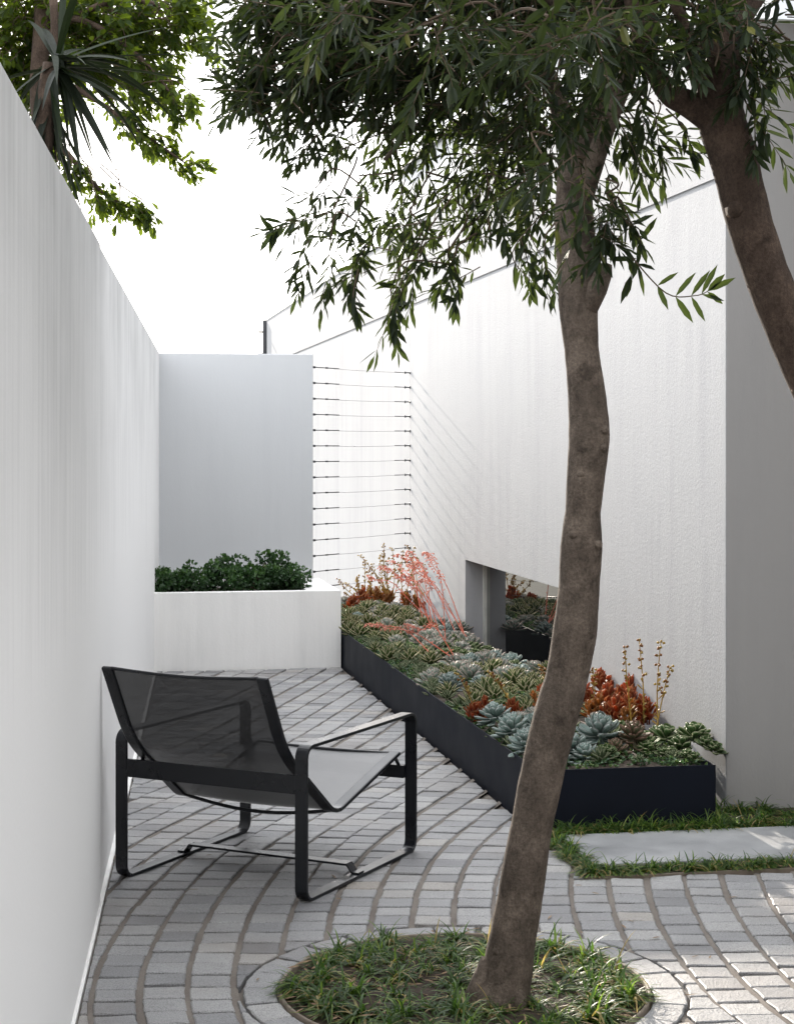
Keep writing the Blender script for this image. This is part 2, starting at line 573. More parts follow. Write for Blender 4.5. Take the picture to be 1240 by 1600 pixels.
# soil of the pit and of the planted bed by the slab
b = MB()
vs = [(RC.x, RC.y, .012)]; fs = []
for rr in (.2, .38, RIN):
    for i in range(48):
        a = 2 * math.pi * i / 48
        p = RC + Vector((math.cos(a), math.sin(a), 0)) * rr
        vs.append((p.x, p.y, (.014 if rr < .5 else -.004) + .012 * noise.noise(p * 7)))
for i in range(48):
    j = (i + 1) % 48
    fs.append((0, 1 + i, 1 + j)); fs.append((1 + i, 49 + i, 49 + j, 1 + j)); fs.append((49 + i, 97 + i, 97 + j, 49 + j))
b.add(vs, fs)
tag(b.build('pit_soil', M['soil'], smooth=True), kind='structure')
b = MB()
fr = (BED, HE, HD)
for i in range(28):
    for j in range(10):
        pass
cols, rws = 34, 12
base = len(b.v)
for j in range(rws + 1):
    for i in range(cols + 1):
        p = BED + HE * (2.6 * i / cols) + HD * (1.1 * j / rws)
        b.v.append((p.x, p.y, .006 + .005 * noise.noise(p * 9))); b.t.append(.5)
for j in range(rws):
    for i in range(cols):
        k = j * (cols + 1) + i
        b.f.append((k, k + 1, k + cols + 2, k + cols + 1)); b.m.append(0)
tag(b.build('bed_soil', M['soil'], smooth=True), kind='structure')

# tree pit edging ring
b = MB(); n = 96; prof = [(RIN, -.04), (RIN, .006), (RIN + .002, .009), (RIN + .008, .009), (RIN + .010, .006), (RIN + .010, -.04)]
vs = []; fs = []
for i in range(n):
    a = 2 * math.pi * i / n; d = Vector((math.cos(a), math.sin(a), 0))
    for (r_, z_) in prof:
        p = RC + d * (r_ + .0015 * noise.noise(d * 4)); vs.append((p.x, p.y, z_))
for i in range(n):
    for k in range(5):
        j = (i + 1) % n
        fs.append((i * 6 + k, i * 6 + k + 1, j * 6 + k + 1, j * 6 + k))
b.add(vs, fs)
tag(b.build('pit_edging', M['edging'], smooth=True), 'thin rusty brown edging ring around the tree pit', 'edging')

# stepping slab
b = MB(); b.box((Vector((.812, 6.49, 0)), HE, HD), 0, 1.9, 0, .5, -.03, .016)
tag(b.build('stepping_slab', M['concrete'], bevel=.004), 'long smooth grey concrete slab set in dark grass by the charcoal planter', 'slab')
# thin edging strips: bed and trough foot
b = MB(); b.box((BED, HE, HD), -.006, 2.6, -.008, -.002, -.03, .006); b.box((BED, HE, HD), -.008, -.002, -.008, .72, -.03, .006)
tag(b.build('bed_edging', M['edging']), 'thin metal edging strip between the setts and the grass bed by the slab', 'edging')

# ------------------------------------------------------------------ left boundary wall
lw = empty('boundary_wall', LEFT[0])
def under(o, par):
    o.parent = par
    o.matrix_parent_inverse = Matrix.Translation(par.location).inverted() if par.rotation_euler.z == 0 else par.matrix_world.inverted()
    return o
def part(mb, name, mats, par, **kw):
    o = mb.build(name, mats, None, **kw)
    bpy.context.view_layer.update()
    o.parent = par
    o.matrix_parent_inverse = par.matrix_world.inverted()
    return o
def sy(Y): return (Y - 4.758) / LD.y
bpy.context.view_layer.update()
for (s0, s1, t) in ((sy(-3), sy(6.03) - .002, .006), (sy(6.03) + .002, sy(10.6) - .012, 0), (sy(10.6) + .012, sy(13.75), 0)):
    b = MB(); b.box((LEFT[0], LD, LE), s0, s1, -.25, t, -.05, 2.295)
    part(b, 'wall_panel', M['wall_left'], lw, bevel=.004)
b = MB(); b.box((LEFT[0], LD, LE), sy(-3), sy(13.7), -.24, -.03, -.05, 2.28)
part(b, 'wall_core', M['wall_left'], lw)
b = MB(); b.box((LEFT[0], LD, LE), sy(-3), sy(12.1), .0, .016, -.05, -.001)
part(b, 'base_strip', M['wall'], lw)
tag(lw, 'tall weathered white rendered wall running along the left side', 'wall')

# grey wall behind the raised planter
GW = (Vector((-.505, 13.5, 0)), HE, HD)
b = MB(); b.box(GW, -1.22, 0, 0, .2, -.05, 2.292)
tag(b.build('garden_wall', M['grey_wall'], bevel=.005), 'plain white wall shaded pale grey standing across the end behind the green shrubs', 'wall')

# unseen wall and roof added behind the viewpoint to block sky light
b = MB(); b.box((Vector((0, -2.4, 0)), Vector((1, 0, 0)), Vector((0, 1, 0))), -.3, 5.0, -.25, 0, -.05, 4.2)
tag(b.build('sky_blocker_wall', M['entry'], bevel=.005), 'added unseen taupe wall blocking sky light behind the viewpoint', 'wall')
b = MB(); b.box((Vector((0, -2.4, 0)), Vector((1, 0, 0)), Vector((0, 1, 0))), -.3, 4.0, .01, 4.4, 3.35, 3.5)
tag(b.build('sky_blocker_roof', M['entry'], bevel=.005), 'added unseen flat taupe roof blocking sky light over the near end', 'roof')

# raised white planter box: walls round an opening filled with soil
rp = empty('raised_planter', BOX[0]); bpy.context.view_layer.update()
BF = (BOX[0], HE, HD); BH = .545; XL = -1.33; BDp = 1.16
b = MB()
b.box(BF, XL, 0, 0, .10, -.05, BH)
b.box(BF, -.235, 0, .10, BDp, -.05, BH)
b.box(BF, XL, XL + .04, .10, BDp, -.05, BH)
b.box(BF, XL + .04, -.235, BDp - .12, BDp, -.05, BH)
part(b, 'planter_wall', M['wall'], rp)
b = MB(); b.box(BF, XL + .04, -.235, .10, BDp - .12, .1, BH - .05)
part(b, 'soil', M['soil'], rp)
tag(rp, 'white rendered raised planter box holding dark green shrubs', 'planter')

# ------------------------------------------------------------------ house
hs = empty('house', HOUSE[0]); bpy.context.view_layer.update()
SJ = 7.27; W0, W1 = 2.2, 5.13; GZ0, GZ1, PZ = 2.742, 2.768, 3.43
b = MB()
b.box(HOUSE, 0, W0, 0, .32, -.05, GZ0)
b.box(HOUSE, W0, W1, 0, .32, .752, GZ0)
b.box(HOUSE, W1, SJ - .003, 0, .32, -.05, GZ0)
b.box(HOUSE, SJ + .003, 18.6, 0, .32, -.05, GZ0)
b.box(HOUSE, SJ - .003, SJ + .003, .006, .3, -.05, GZ0)
b.box(HOUSE, .012, 18.58, .011, .30, GZ0, GZ1)
b.box(HOUSE, 0, 18.6, 0, .32, GZ1, PZ)
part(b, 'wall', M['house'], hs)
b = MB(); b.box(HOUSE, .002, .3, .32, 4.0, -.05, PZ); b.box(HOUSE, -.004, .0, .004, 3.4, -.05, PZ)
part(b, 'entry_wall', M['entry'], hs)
b = MB(); b.box(HOUSE, -6.5, -.004, 1.35, 1.6, -.05, PZ)  # unseen side wall added to block sky light from the end wall
part(b, 'sky_blocker_wing', M['entry'], hs)
b = MB(); b.box(HOUSE, -2.6, -.004, .02, 1.35, PZ + .1, PZ + .25)  # unseen canopy added to shade the end wall
part(b, 'sky_blocker_canopy', M['dark_metal'], hs)
b = MB(); b.box(HOUSE, -.008, 18.61, -.008, .33, PZ, PZ + .018); b.box(HOUSE, -.008, .31, .33, 4.0, PZ, PZ + .018)
part(b, 'parapet_cap', M['alu'], hs)
b = MB(); b.box(HOUSE, .3, 18.5, .32, 4.0, 3.0, 3.1)
part(b, 'roof_deck', M['dark_metal'], hs)
b = MB(); b.box(HOUSE, .9, 10.98, .6, 3.9, 3.1, 4.45)
us = part(b, 'upper_storey', M['grey_wall'], hs)
b = MB(); b.box(HOUSE, .86, 11.05, .55, 3.95, 4.45, 4.5)
part(b, 'upper_roof', M['dark_metal'], hs)
# low window in the wall
b = MB(); b.box(HOUSE, W0 + .03, W1 - .045, .150, .158, -.02, .735)
win = part(b, 'window', M['glass'], hs)
b = MB()
b.box(HOUSE, W1 - .045, W1 - .001, .128, .172, -.04, .7515)
b.box(HOUSE, W0 + .001, W0 + .03, .128, .172, -.04, .7515)
b.box(HOUSE, W0 + .03, W1 - .045, .135, .165, .735, .7515)
b.box(HOUSE, W0 + .03, W1 - .045, .135, .165, -.04, -.02)
part(b, 'frame', M['alu'], win)
b = MB(); b.box(HOUSE, W0 + .001, W1 - .001, .319, .33, -.04, .76)  # dark sheet in place of the unlit room behind the glass
part(b, 'dark_backing', M['dark_metal'], hs)
tag(hs, 'white textured render house wall on the right with a low window', 'house')

# downpipe at the far end of the house wall
fr = (HOUSE[0] + HD * 18.66, HD, HE)
dp = empty('downpipe', fr[0]); bpy.context.view_layer.update()
b = MB(); b.box(fr, 0, .09, -.05, .05, -.05, 3.44); part(b, 'pipe', M['dark_metal'], dp, bevel=.006)
for z in (3.25, 2.92):
    b = MB(); b.box(fr, .02, .05, -.12, -.05, z, z + .025); part(b, 'bracket', M['dark_metal'], dp)
tag(dp, 'dark grey downpipe at the far end of the white house wall', 'downpipe')

# ------------------------------------------------------------------ tension wires
ORD = ['topmost', 'second', 'third', 'fourth', 'fifth', 'sixth', 'seventh', 'eighth', 'ninth', 'tenth', 'eleventh', 'twelfth', 'thirteenth', 'fourteenth', 'fifteenth', 'lowest']
A0 = Vector((-.503, 13.56, 0)); A1 = HOUSE[0] + HD * (SJ - .03)
hk = A1 - HE * .045
dr = (hk - A0).normalized()
def wire_proto():
    r = empty('tension_wire', (0, 0, 0))
    L = (hk - A0).length
    pts = [A0 + dr * (L * i / 8) - Vector((0, 0, .006 * math.sin(math.pi * i / 8))) for i in range(9)]
    b = MB(); b.tube(pts, .0016, 6); b.build('wire', M['steel'], r, smooth=True)
    b = MB(); b.tube([A0, A0 + dr * .02], .009, 8); b.tube([A0 + dr * .02, A0 + dr * .34], .0036, 8); b.tube([A0 + dr * .16, A0 + dr * .19], .007, 6)
    b.build('turnbuckle', M['dark_metal'], r, smooth=True)
    b = MB()
    b.tube([A1 + HE * .002, A1 - HE * .008], .013, 12); b.tube([A1, A1 - HE * .050], .005, 8)
    b.tube([hk - dr * .16, hk], .0032, 8); b.tube([hk + Vector((0, 0, -.010)), hk + Vector((0, 0, .010))], .006, 8)
    b.build('wall_anchor', M['dark_metal'], r, smooth=True)
    return r
wp = wire_proto()
for i in range(16):
    o = wp if i == 0 else copy_tree(wp)
    o.location = (0, 0, 2.194 - i * .1235)
    tag(o, ORD[i] + (' thin steel wire of the row strung from the grey wall to the house wall' if i in (0, 15) else ' wire from the top in the row strung between the grey wall and house wall'), 'wire', 'tension wires between the two walls')

# ------------------------------------------------------------------ lounge chair
UF = Vector((.452, .892, 0)).normalized(); UL = Vector((-UF.y, UF.x, 0))
CO = Vector((-.267, 6.0, 0)); CD, CWd = .885, .757
ch = empty('lounge_chair', CO); bpy.context.view_layer.update()
def cpt(u, w, z): return CO + UF * u + UL * w + Vector((0, 0, z))
def band(mb, path, w0, w1, th, closed=False):
    # flat bar bent along (u,z) path, width across the chair w0..w1, thickness th towards the inside
    n = len(path); vs = []; fs = []
    for i, (u, z) in enumerate(path):
        if closed: a, c = path[i - 1], path[(i + 1) % n]
        else: a, c = path[max(i - 1, 0)], path[min(i + 1, n - 1)]
        t = Vector((c[0] - a[0], c[1] - a[1])); t.normalize(); nn = Vector((-t.y, t.x)) * th / 2
        for (s, w) in ((1, w0), (1, w1), (-1, w1), (-1, w0)):
            vs.append(cpt(u + s * nn.x, w, z + s * nn.y))
    m_ = n if closed else n - 1
    for i in range(m_):
        j = (i + 1) % n
        for k in range(4):
            k2 = (k + 1) % 4
            fs.append((i * 4 + k, j * 4 + k, j * 4 + k2, i * 4 + k2))
    if not closed:
        fs.append((0, 1, 2, 3)); fs.append(tuple((n - 1) * 4 + k for k in (3, 2, 1, 0)))
    mb.add(vs, fs)
def rrect(u0, u1, z0, z1, r, k=7):
    out = []
    for (cu, cz, a0) in ((u1 - r, z1 - r, 0), (u0 + r, z1 - r, 90), (u0 + r, z0 + r, 180), (u1 - r, z0 + r, 270)):
        for i in range(k + 1):
            a = R(a0 + 90 * i / k)
            out.append((cu + r * math.cos(a), cz + r * math.sin(a)))
    return out
for w0 in (-.024, CWd - .024):
    b = MB(); band(b, rrect(.006, CD - .006, .007, .541, .042), w0, w0 + .048, .012, True)
    part(b, 'side_frame', M['black_metal'], ch, bevel=.0018)
CF = (CO, UF, UL)
b = MB(); b.box(CF, .002, .014, .022, CWd - .022, .376, .442); part(b, 'rear_crossbar', M['black_metal'], ch, bevel=.002)
b = MB(); b.box(CF, CD - .03, CD - .012, .022, CWd - .022, .285, .335); part(b, 'front_crossbar', M['black_metal'], ch, bevel=.002)
# floor stretcher with cranked ends
b = MB(); vs = []; fs = []
prof = [(-.016, .0155), (.012, .0155), (.034, .044), (CWd - .034, .044), (CWd - .012, .0155), (CWd + .016, .0155)]
for (w, z) in prof:
    for (u, dz) in ((.400, -.004), (.446, -.004), (.446, .004), (.400, .004)):
        vs.append(cpt(u, w, z + dz))
for i in range(5):
    for k in range(4):
        k2 = (k + 1) % 4; fs.append((i * 4 + k, i * 4 + k2, i * 4 + 4 + k2, i * 4 + 4 + k))
fs += [(3, 2, 1, 0), (20, 21, 22, 23)]
b.add(vs, fs); part(b, 'floor_stretcher', M['black_metal'], ch)
# sling profile (u, z): back, bend, low point, seat front
ctrl = [(-.165, .800), (-.02, .515), (.335, .243), (.86, .382)]
def rounded(ct, rs, k=8):
    out = [ct[0]]
    for i in range(1, len(ct) - 1):
        p = Vector(ct[i]); a = (Vector(ct[i - 1]) - p).normalized(); c = (Vector(ct[i + 1]) - p).normalized()
        p0 = p + a * rs[i - 1]; p1 = p + c * rs[i - 1]
        for q in range(k + 1):
            t = q / k; out.append(tuple(p0 * (1 - t) ** 2 + p * 2 * t * (1 - t) + p1 * t * t))
    out.append(ct[-1])
    return out
prof = rounded(ctrl, [.10, .06])
dense = []
for a, c in zip(prof, prof[1:]):
    k = max(1, int(math.hypot(c[0] - a[0], c[1] - a[1]) / .04))
    for q in range(k): dense.append((a[0] + (c[0] - a[0]) * q / k, a[1] + (c[1] - a[1]) * q / k))
dense.append(prof[-1])
WA, WB = .035, CWd - .035
b = MB(); nw = 14
for i, (u, z) in enumerate(dense):
    f_ = i / (len(dense) - 1)
    for j in range(nw + 1):
        q = j / nw
        sag = .012 * math.sin(math.pi * q)
        b.v.append(tuple(cpt(u + sag * (1 - f_), WA + .04 + (WB - WA - .08) * q, z - sag * .9))); b.t.append(.5)
for i in range(len(dense) - 1):
    for j in range(nw):
        k = i * (nw + 1) + j
        b.f.append((k, k + 1, k + nw + 2, k + nw + 1)); b.m.append(0)
part(b, 'mesh_sling', M['sling'], ch, smooth=True)
for (w0, w1) in ((WA, WA + .046), (WB - .046, WB)):
    b = MB(); band(b, dense, w0, w1, .016)
    part(b, 'sling_rail', M['black_metal'], ch, bevel=.005)
b = MB(); b.tube([cpt(-.163, WA + .04 + (WB - WA - .08) * q / 10, .797 - .012 * math.sin(math.pi * q / 10)) for q in range(11)], .006, 8)
part(b, 'top_hem', M['black_metal'], ch, smooth=True)
b = MB(); b.tube([cpt(.862, WA + .02 + (WB - WA - .04) * q / 10, .377 - .006 * math.sin(math.pi * q / 10)) for q in range(11)], .009, 8)
part(b, 'front_hem', M['black_metal'], ch, smooth=True)
b = MB(); b.tube([cpt(.335, WA + .02 + (WB - WA - .04) * q / 14, .256 - .035 * math.sin(math.pi * q / 14)) for q in range(15)], .0065, 8)
part(b, 'support_rod', M['black_metal'], ch, smooth=True)
for w in (WA + .01, WB - .01):
    for q in ([cpt(.008, w, .40), cpt(.10, w, .44)], [cpt(CD - .02, w, .33), cpt(.83, w, .368)]):
        b = MB(); b.tube(q, .007, 8); part(b, 'brace', M['black_metal'], ch, smooth=True)
tag(ch, 'low black metal armchair with see-through mesh sling, seen from behind', 'chair')

# ------------------------------------------------------------------ leaves and twigs
def add_leaf(mb, p, d, nrm, L, W, mat=0, tint=.5, shape='lance', droop=0.0):
    d = d.normalized(); s = d.cross(nrm)
    if s.length < 1e-4: s = d.orthogonal()
    s.normalize(); n = s.cross(d)
    if shape == 'lance': a, wa, c, wc = .28, .42, .64, .46
    elif shape == 'oval': a, wa, c, wc = .30, .36, .68, .50
    else: a, wa, c, wc = .35, .45, .7, .45
    q1 = p + d * (L * a) - n * (droop * L * .08); q2 = p + d * (L * c) - n * (droop * L * .25); q3 = p + d * L - n * (droop * L * .5)
    f1 = n * (W * .12)
    vs = [p, q1 - s * (W * wa) + f1, q1, q1 + s * (W * wa) + f1, q2 - s * (W * wc) + f1, q2, q2 + s * (W * wc) + f1, q3]
    mb.add(vs, [(0, 2, 1), (0, 3, 2), (1, 2, 5, 4), (2, 3, 6, 5), (4, 5, 7), (5, 6, 7)], mat, tint)

def rdir(r):
    while True:
        v = Vector((r.uniform(-1, 1), r.uniform(-1, 1), r.uniform(-1, 1)))
        if .05 < v.length < 1: return v.normalized()

def twig(mb, p, d, L, nl, ll, lw, r, shape='lance', droop=.5, woody=.0022, pair=True, spread=.9, tl=(0, 1)):
    d = d.normalized(); pts = [p]; q = p.copy(); seg = 6; dd = d.copy()
    for i in range(seg):
        dd = (dd + Vector((0, 0, -droop * .16)) + rdir(r) * .10).normalized()
        q = q + dd * (L / seg); pts.append(q.copy())
    mb.tube(pts, [woody * (1 - .7 * i / seg) for i in range(seg + 1)], 3, 1, .5, False)
    roll = r.uniform(0, 6.28)
    for i in range(nl):
        f = .12 + .88 * (i + r.random() * .5) / nl
        x = min(f, .999) * seg; k = int(x); pos = pts[k].lerp(pts[k + 1], x - k)
        t = (pts[k + 1] - pts[k]).normalized()
        o = t.orthogonal().normalized(); o2 = t.cross(o)
        roll += 1.57 + r.uniform(-.4, .4)
        for s in ((0, math.pi) if pair else (0,)):
            a = roll + s + r.uniform(-.35, .35)
            side = o * math.cos(a) + o2 * math.sin(a)
            ld = (t * (.55 + .5 * f) + side * spread * (1.05 - .4 * f) + Vector((0, 0, -.18))).normalized()
            sc = r.uniform(.65, 1.1) * (1 - .25 * abs(f - .6))
            nr_ = (Vector((0, 0, 1)) + rdir(r) * .7).normalized()
            add_leaf(mb, pos, ld, nr_, ll * sc, lw * sc * r.uniform(.8, 1.2), 0, min(1, tl[0] + (tl[1] - tl[0]) * r.random() ** 1.1), shape, r.uniform(-.2, .6))
    add_leaf(mb, pts[-1], dd, Vector((0, 0, 1)) + rdir(r) * .5, ll * .8, lw * .8, 0, r.random(), shape, .2)

def smooth_path(P, k=6):
    P = [Vector(p) for p in P]; out = []
    for i in range(len(P) - 1):
        p0 = P[max(i - 1, 0)]; p1 = P[i]; p2 = P[i + 1]; p3 = P[min(i + 2, len(P) - 1)]
        for q in range(k):
            t = q / k
            out.append(.5 * ((2 * p1) + (p2 - p0) * t + (2 * p0 - 5 * p1 + 4 * p2 - p3) * t * t + (3 * p1 - p0 - 3 * p2 + p3) * t ** 3))
    out.append(P[-1]); return out
def smooth_rad(Rr, k=6):
    out = []
    for i in range(len(Rr) - 1):
        for q in range(k): out.append(Rr[i] + (Rr[i + 1] - Rr[i]) * q / k)
    out.append(Rr[-1]); return out

# --- main olive tree
ot = empty('olive_tree', (.345, 4.93, 0)); bpy.context.view_layer.update()
TR = [(782, 1600, 4.93, 60), (781, 1566, 4.93, 50), (790, 1530, 4.93, 41), (799, 1480, 4.93, 37), (812, 1400, 4.93, 34.5), (830, 1290, 4.93, 32.5), (848, 1200, 4.93, 33.5), (867, 1120, 4.93, 34.5), (884, 1060, 4.93, 33.5),
      (897, 990, 4.93, 34), (904, 917, 4.93, 33), (908, 855, 4.93, 33.5), (910, 800, 4.93, 27.5), (915, 745, 4.93, 30), (920, 680, 4.93, 32), (917, 620, 4.94, 30), (908, 545, 4.95, 27), (903, 480, 4.96, 30), (902, 420, 4.97, 33), (897, 350, 4.99, 30), (897, 290, 5.0, 28), (902, 240, 5.0, 27)]
pts = [pt(x, y, Y) for (x, y, Y, w) in TR]; rad = [w / FPX * Y for (x, y, Y, w) in TR]
pts[0].z = -.03
b = MB(); b.tube(smooth_path(pts, 7), smooth_rad(rad, 7), 36, 0, .5, True, .055, 7.0)
# root flare toes and the pruned stub below the fork
for (dx, dy) in ((-.085, -.02), (.05, -.06), (.06, .05), (-.03, .07)):
    c = pt(781, 1566, 4.93); b.tube([c + Vector((dx * .3, dy * .3, .12)), c + Vector((dx * .8, dy * .8, .03)), c + Vector((dx * 1.25, dy * 1.25, -.03))], [.03, .032, .02], 10, 0, .5, True, .1, 12)
b.tube([pt(915, 480, 4.94), pt(930, 450, 4.93), pt(944, 424, 4.92), pt(948, 412, 4.92)], [.035, .034, .024, .015], 14, 0, .5, True, .1, 12)
kr = random.Random(3)
for (kx, ky) in ((940, 672), (938, 700), (893, 835), (930, 850), (890, 1105), (868, 1110), (850, 1215), (905, 740), (884, 1010), (775, 1480)):
    c = pt(kx, ky, 4.93) + Vector((0, -.045, 0)); b.tube([c + Vector((0, .02, 0)), c, c + Vector((0, -.011, 0))], [.018, .014, .006], 9, 0, .5, True, .2, 30)
part(b, 'trunk', M['bark'], ot, smooth=True)
LIMBS = [
    [(900, 255, 5.0, 27), (918, 205, 5.0, 24), (938, 150, 5.02, 22), (955, 105, 5.03, 19), (966, 35, 5.05, 16), (975, -60, 5.1, 12), (985, -180, 5.15, 8), (990, -300, 5.2, 4)],
    [(912, 300, 4.98, 18), (934, 235, 4.93, 15), (960, 165, 4.88, 14), (986, 100, 4.83, 13), (1010, 30, 4.8, 12), (1040, -60, 4.75, 9), (1070, -180, 4.7, 5)],
    [(986, 100, 4.83, 12), (962, 65, 4.78, 11), (935, 46, 4.7, 10), (885, 18, 4.6, 9), (820, -20, 4.45, 7), (740, -50, 4.3, 5), (650, -70, 4.2, 3)],
    [(896, 270, 5.0, 20), (880, 190, 5.1, 17), (856, 120, 5.2, 14), (815, 60, 5.3, 11), (760, 10, 5.4, 9), (690, -30, 5.5, 7), (600, -60, 5.6, 4.5), (500, -60, 5.6, 3)],
    [(858, 125, 5.2, 10), (800, 130, 5.3, 8), (730, 150, 5.35, 6), (660, 190, 5.4, 4.5), (600, 250, 5.4, 3)],
    [(690, -30, 5.5, 6), (600, 40, 5.45, 5), (510, 80, 5.35, 3.5), (440, 110, 5.3, 2.5)],
]
for lb in LIMBS:
    b = MB(); b.tube(smooth_path([pt(x, y, Y) for (x, y, Y, w) in lb], 5), smooth_rad([w / FPX * Y for (x, y, Y, w) in lb], 5), 14, 0, .5, True, .07, 9)
    part(b, 'limb', M['bark'], ot, smooth=True)
hub = pt(900, 60, 5.0)
def crown(mb, blobs, r, ll, lw, shape, droopk, L0, nl, hubp, woody=.0022, tl=(0, 1)):
    for (px, py, Y, rx, ry, dep, n, dr_) in blobs:
        c = pt(px, py, Y)
        sub = []
        for i in range(n):
            v = rdir(r) * (r.random() ** .45)
            p = c + Vector((v.x * rx / FPX * Y, v.y * dep, v.z * ry / FPX * Y))
            out = (p - hubp); out.z *= .5
            d = (out.normalized() * .7 + rdir(r) * .75 + Vector((0, 0, -dr_))).normalized()
            L = L0 * r.uniform(.65, 1.25)
            twig(mb, p - d * (L * .5), d, L, int(nl * r.uniform(.7, 1.2)), ll, lw, r, shape, droopk * r.uniform(.4, 1.4), woody, True, .9, tl)
            if i % 5 == 0: sub.append(p - d * (L * .5))
        for q in sub:
            m_ = c.lerp(hubp, .25) + rdir(r) * .06
            mb.tube(smooth_path([m_, (m_ + q) / 2 + rdir(r) * .05 + Vector((0, 0, .03)), q], 4), .0032, 4, 1, .5, False)
r1 = random.Random(21)
OB = [
    (420, 20, 5.3, 60, 80, 0.3, 49, 0.055), (400, 130, 5.35, 45, 45, 0.22, 29, 0.11), (520, 10, 5.3, 100, 100, 0.45, 83, 0.055), (640, 10, 5.2, 110, 100, 0.55, 83, 0.055),
    (770, 10, 5.1, 110, 100, 0.6, 83, 0.055), (890, 0, 5, 110, 90, 0.6, 67, 0.055), (1020, -10, 4.9, 110, 80, 0.5, 44, 0.055), (1130, -40, 4.9, 90, 80, 0.4, 22, 0.055),
    (480, 120, 5.35, 80, 65, 0.35, 60, 0.165), (590, 130, 5.3, 80, 60, 0.45, 54, 0.165), (700, 130, 5.3, 90, 70, 0.5, 49, 0.165), (800, 150, 5.25, 80, 80, 0.5, 49, 0.165), (850, 230, 5.15, 50, 60, 0.35, 16, 0.22),
    (430, 190, 5.4, 40, 25, 0.15, 6, 0.22), (520, 220, 5.4, 50, 35, 0.2, 9, 0.275), (640, 230, 5.4, 80, 50, 0.35, 16, 0.275), (760, 250, 5.4, 80, 60, 0.4, 22, 0.275), (830, 330, 5.3, 50, 50, 0.25, 10, 0.275),
    (480, 330, 5.45, 50, 50, 0.2, 6, 0.33), (560, 360, 5.45, 60, 60, 0.25, 10, 0.33), (650, 340, 5.45, 70, 60, 0.3, 14, 0.33), (745, 345, 5.45, 60, 45, 0.3, 11, 0.33),
    (490, 430, 5.45, 35, 35, 0.12, 4, 0.385), (570, 430, 5.45, 40, 40, 0.15, 5, 0.44), (650, 420, 5.45, 45, 30, 0.2, 6, 0.44), (625, 490, 5.4, 20, 15, 0.06, 3, 0.55), (715, 425, 5.4, 35, 25, 0.15, 3, 0.44), (840, 415, 5.1, 25, 15, 0.08, 3, 0.44),
    (955, 320, 4.85, 35, 50, 0.12, 7, 0.275), (990, 235, 4.85, 50, 30, 0.15, 7, 0.275), (940, 380, 4.8, 35, 20, 0.1, 4, 0.22), (1060, 220, 4.8, 30, 20, 0.1, 2, 0.495), (960, 180, 4.9, 70, 40, 0.3, 10, 0.22),
    (560, -210, 5.2, 210, 110, 0.8, 90, 0), (860, -230, 5, 240, 130, 0.9, 110, 0),
    (900, 170, 4.5, 60, 60, .12, 9, .3), (930, 60, 4.4, 90, 60, .2, 16, .2), (900, 330, 4.5, 40, 45, .08, 5, .5), (820, 60, 4.6, 90, 60, .25, 14, .2), (990, 60, 4.4, 60, 60, .2, 10, .2),
    (560, -60, 5.2, 200, 60, .6, 90, 0), (850, -90, 5.0, 250, 80, .7, 110, 0), (500, -420, 3.4, 260, 160, .8, 120, 0), (900, -460, 3.3, 300, 170, 0.8, 150, 0), (700, -700, 2.4, 350, 200, 0.7, 50, 0),  # out-of-view leaf clusters, the near ones added to shade the foreground
    (520, 40, 3.9, 110, 70, 0.25, 10, 0.22), (720, 60, 3.7, 120, 70, 0.3, 11, 0.22), (900, 60, 3.6, 130, 80, 0.3, 11, 0.22), (860, 290, 4.35, 70, 40, 0.12, 3, 0.275),
]
b = MB(); crown(b, OB, r1, .073, .0165, 'lance', .06, .22, 8, hub)
# the single long sprays that hang clear of the mass
def spray(mb, P, nl, r, ll=.085, lw=.018):
    path = smooth_path([pt(*q) for q in P], 5)
    mb.tube(path, [.0026 * (1 - .6 * i / len(path)) for i in range(len(path))], 4, 1, .5, False)
    for i in range(nl):
        f = .3 + .68 * i / (nl - 1); x = f * (len(path) - 1); k = min(int(x), len(path) - 2)
        pos = path[k].lerp(path[k + 1], x - k); t = (path[k + 1] - path[k]).normalized()
        for s in (-1, 1):
            side = (Vector((0, 0, 1)) * s + rdir(r) * .5)
            add_leaf(mb, pos, t * .8 + side * .75, Vector((0, -1, .3)) + rdir(r) * .5, ll * r.uniform(.7, 1.15), lw * r.uniform(.8, 1.1), 0, r.random() * .7, 'lance', r.uniform(-.2, .3))
    add_leaf(mb, path[-1], path[-1] - path[-2], Vector((0, -1, .2)), ll, lw, 0, .4)
spray(b, [(945, 350, 4.8), (985, 400, 4.75), (1040, 458, 4.7), (1085, 462, 4.7), (1105, 455, 4.7)], 6, r1)
spray(b, [(960, 330, 4.82), (1000, 372, 4.78), (985, 430, 4.78)], 4, r1)
spray(b, [(850, 330, 5.1), (800, 395, 5.1), (830, 440, 5.1)], 5, r1, .075)
spray(b, [(640, 400, 5.4), (622, 460, 5.4), (618, 505, 5.38)], 7, r1)
spray(b, [(560, 420, 5.4), (552, 460, 5.4), (555, 480, 5.4)], 4, r1)
spray(b, [(1040, 170, 4.8), (1068, 200, 4.75), (1080, 235, 4.75)], 4, r1, .085, .02)
spray(b, [(700, 380, 5.4), (715, 440, 5.4), (712, 475, 5.4)], 5, r1, .07)
spray(b, [(500, 330, 5.4), (440, 350, 5.4), (425, 365, 5.4)], 5, r1, .07)
part(b, 'crown', [M['olive_leaf'], M['twig']], ot)
tag(ot, 'leaning olive tree growing in the round planted pit in the foreground', 'tree')

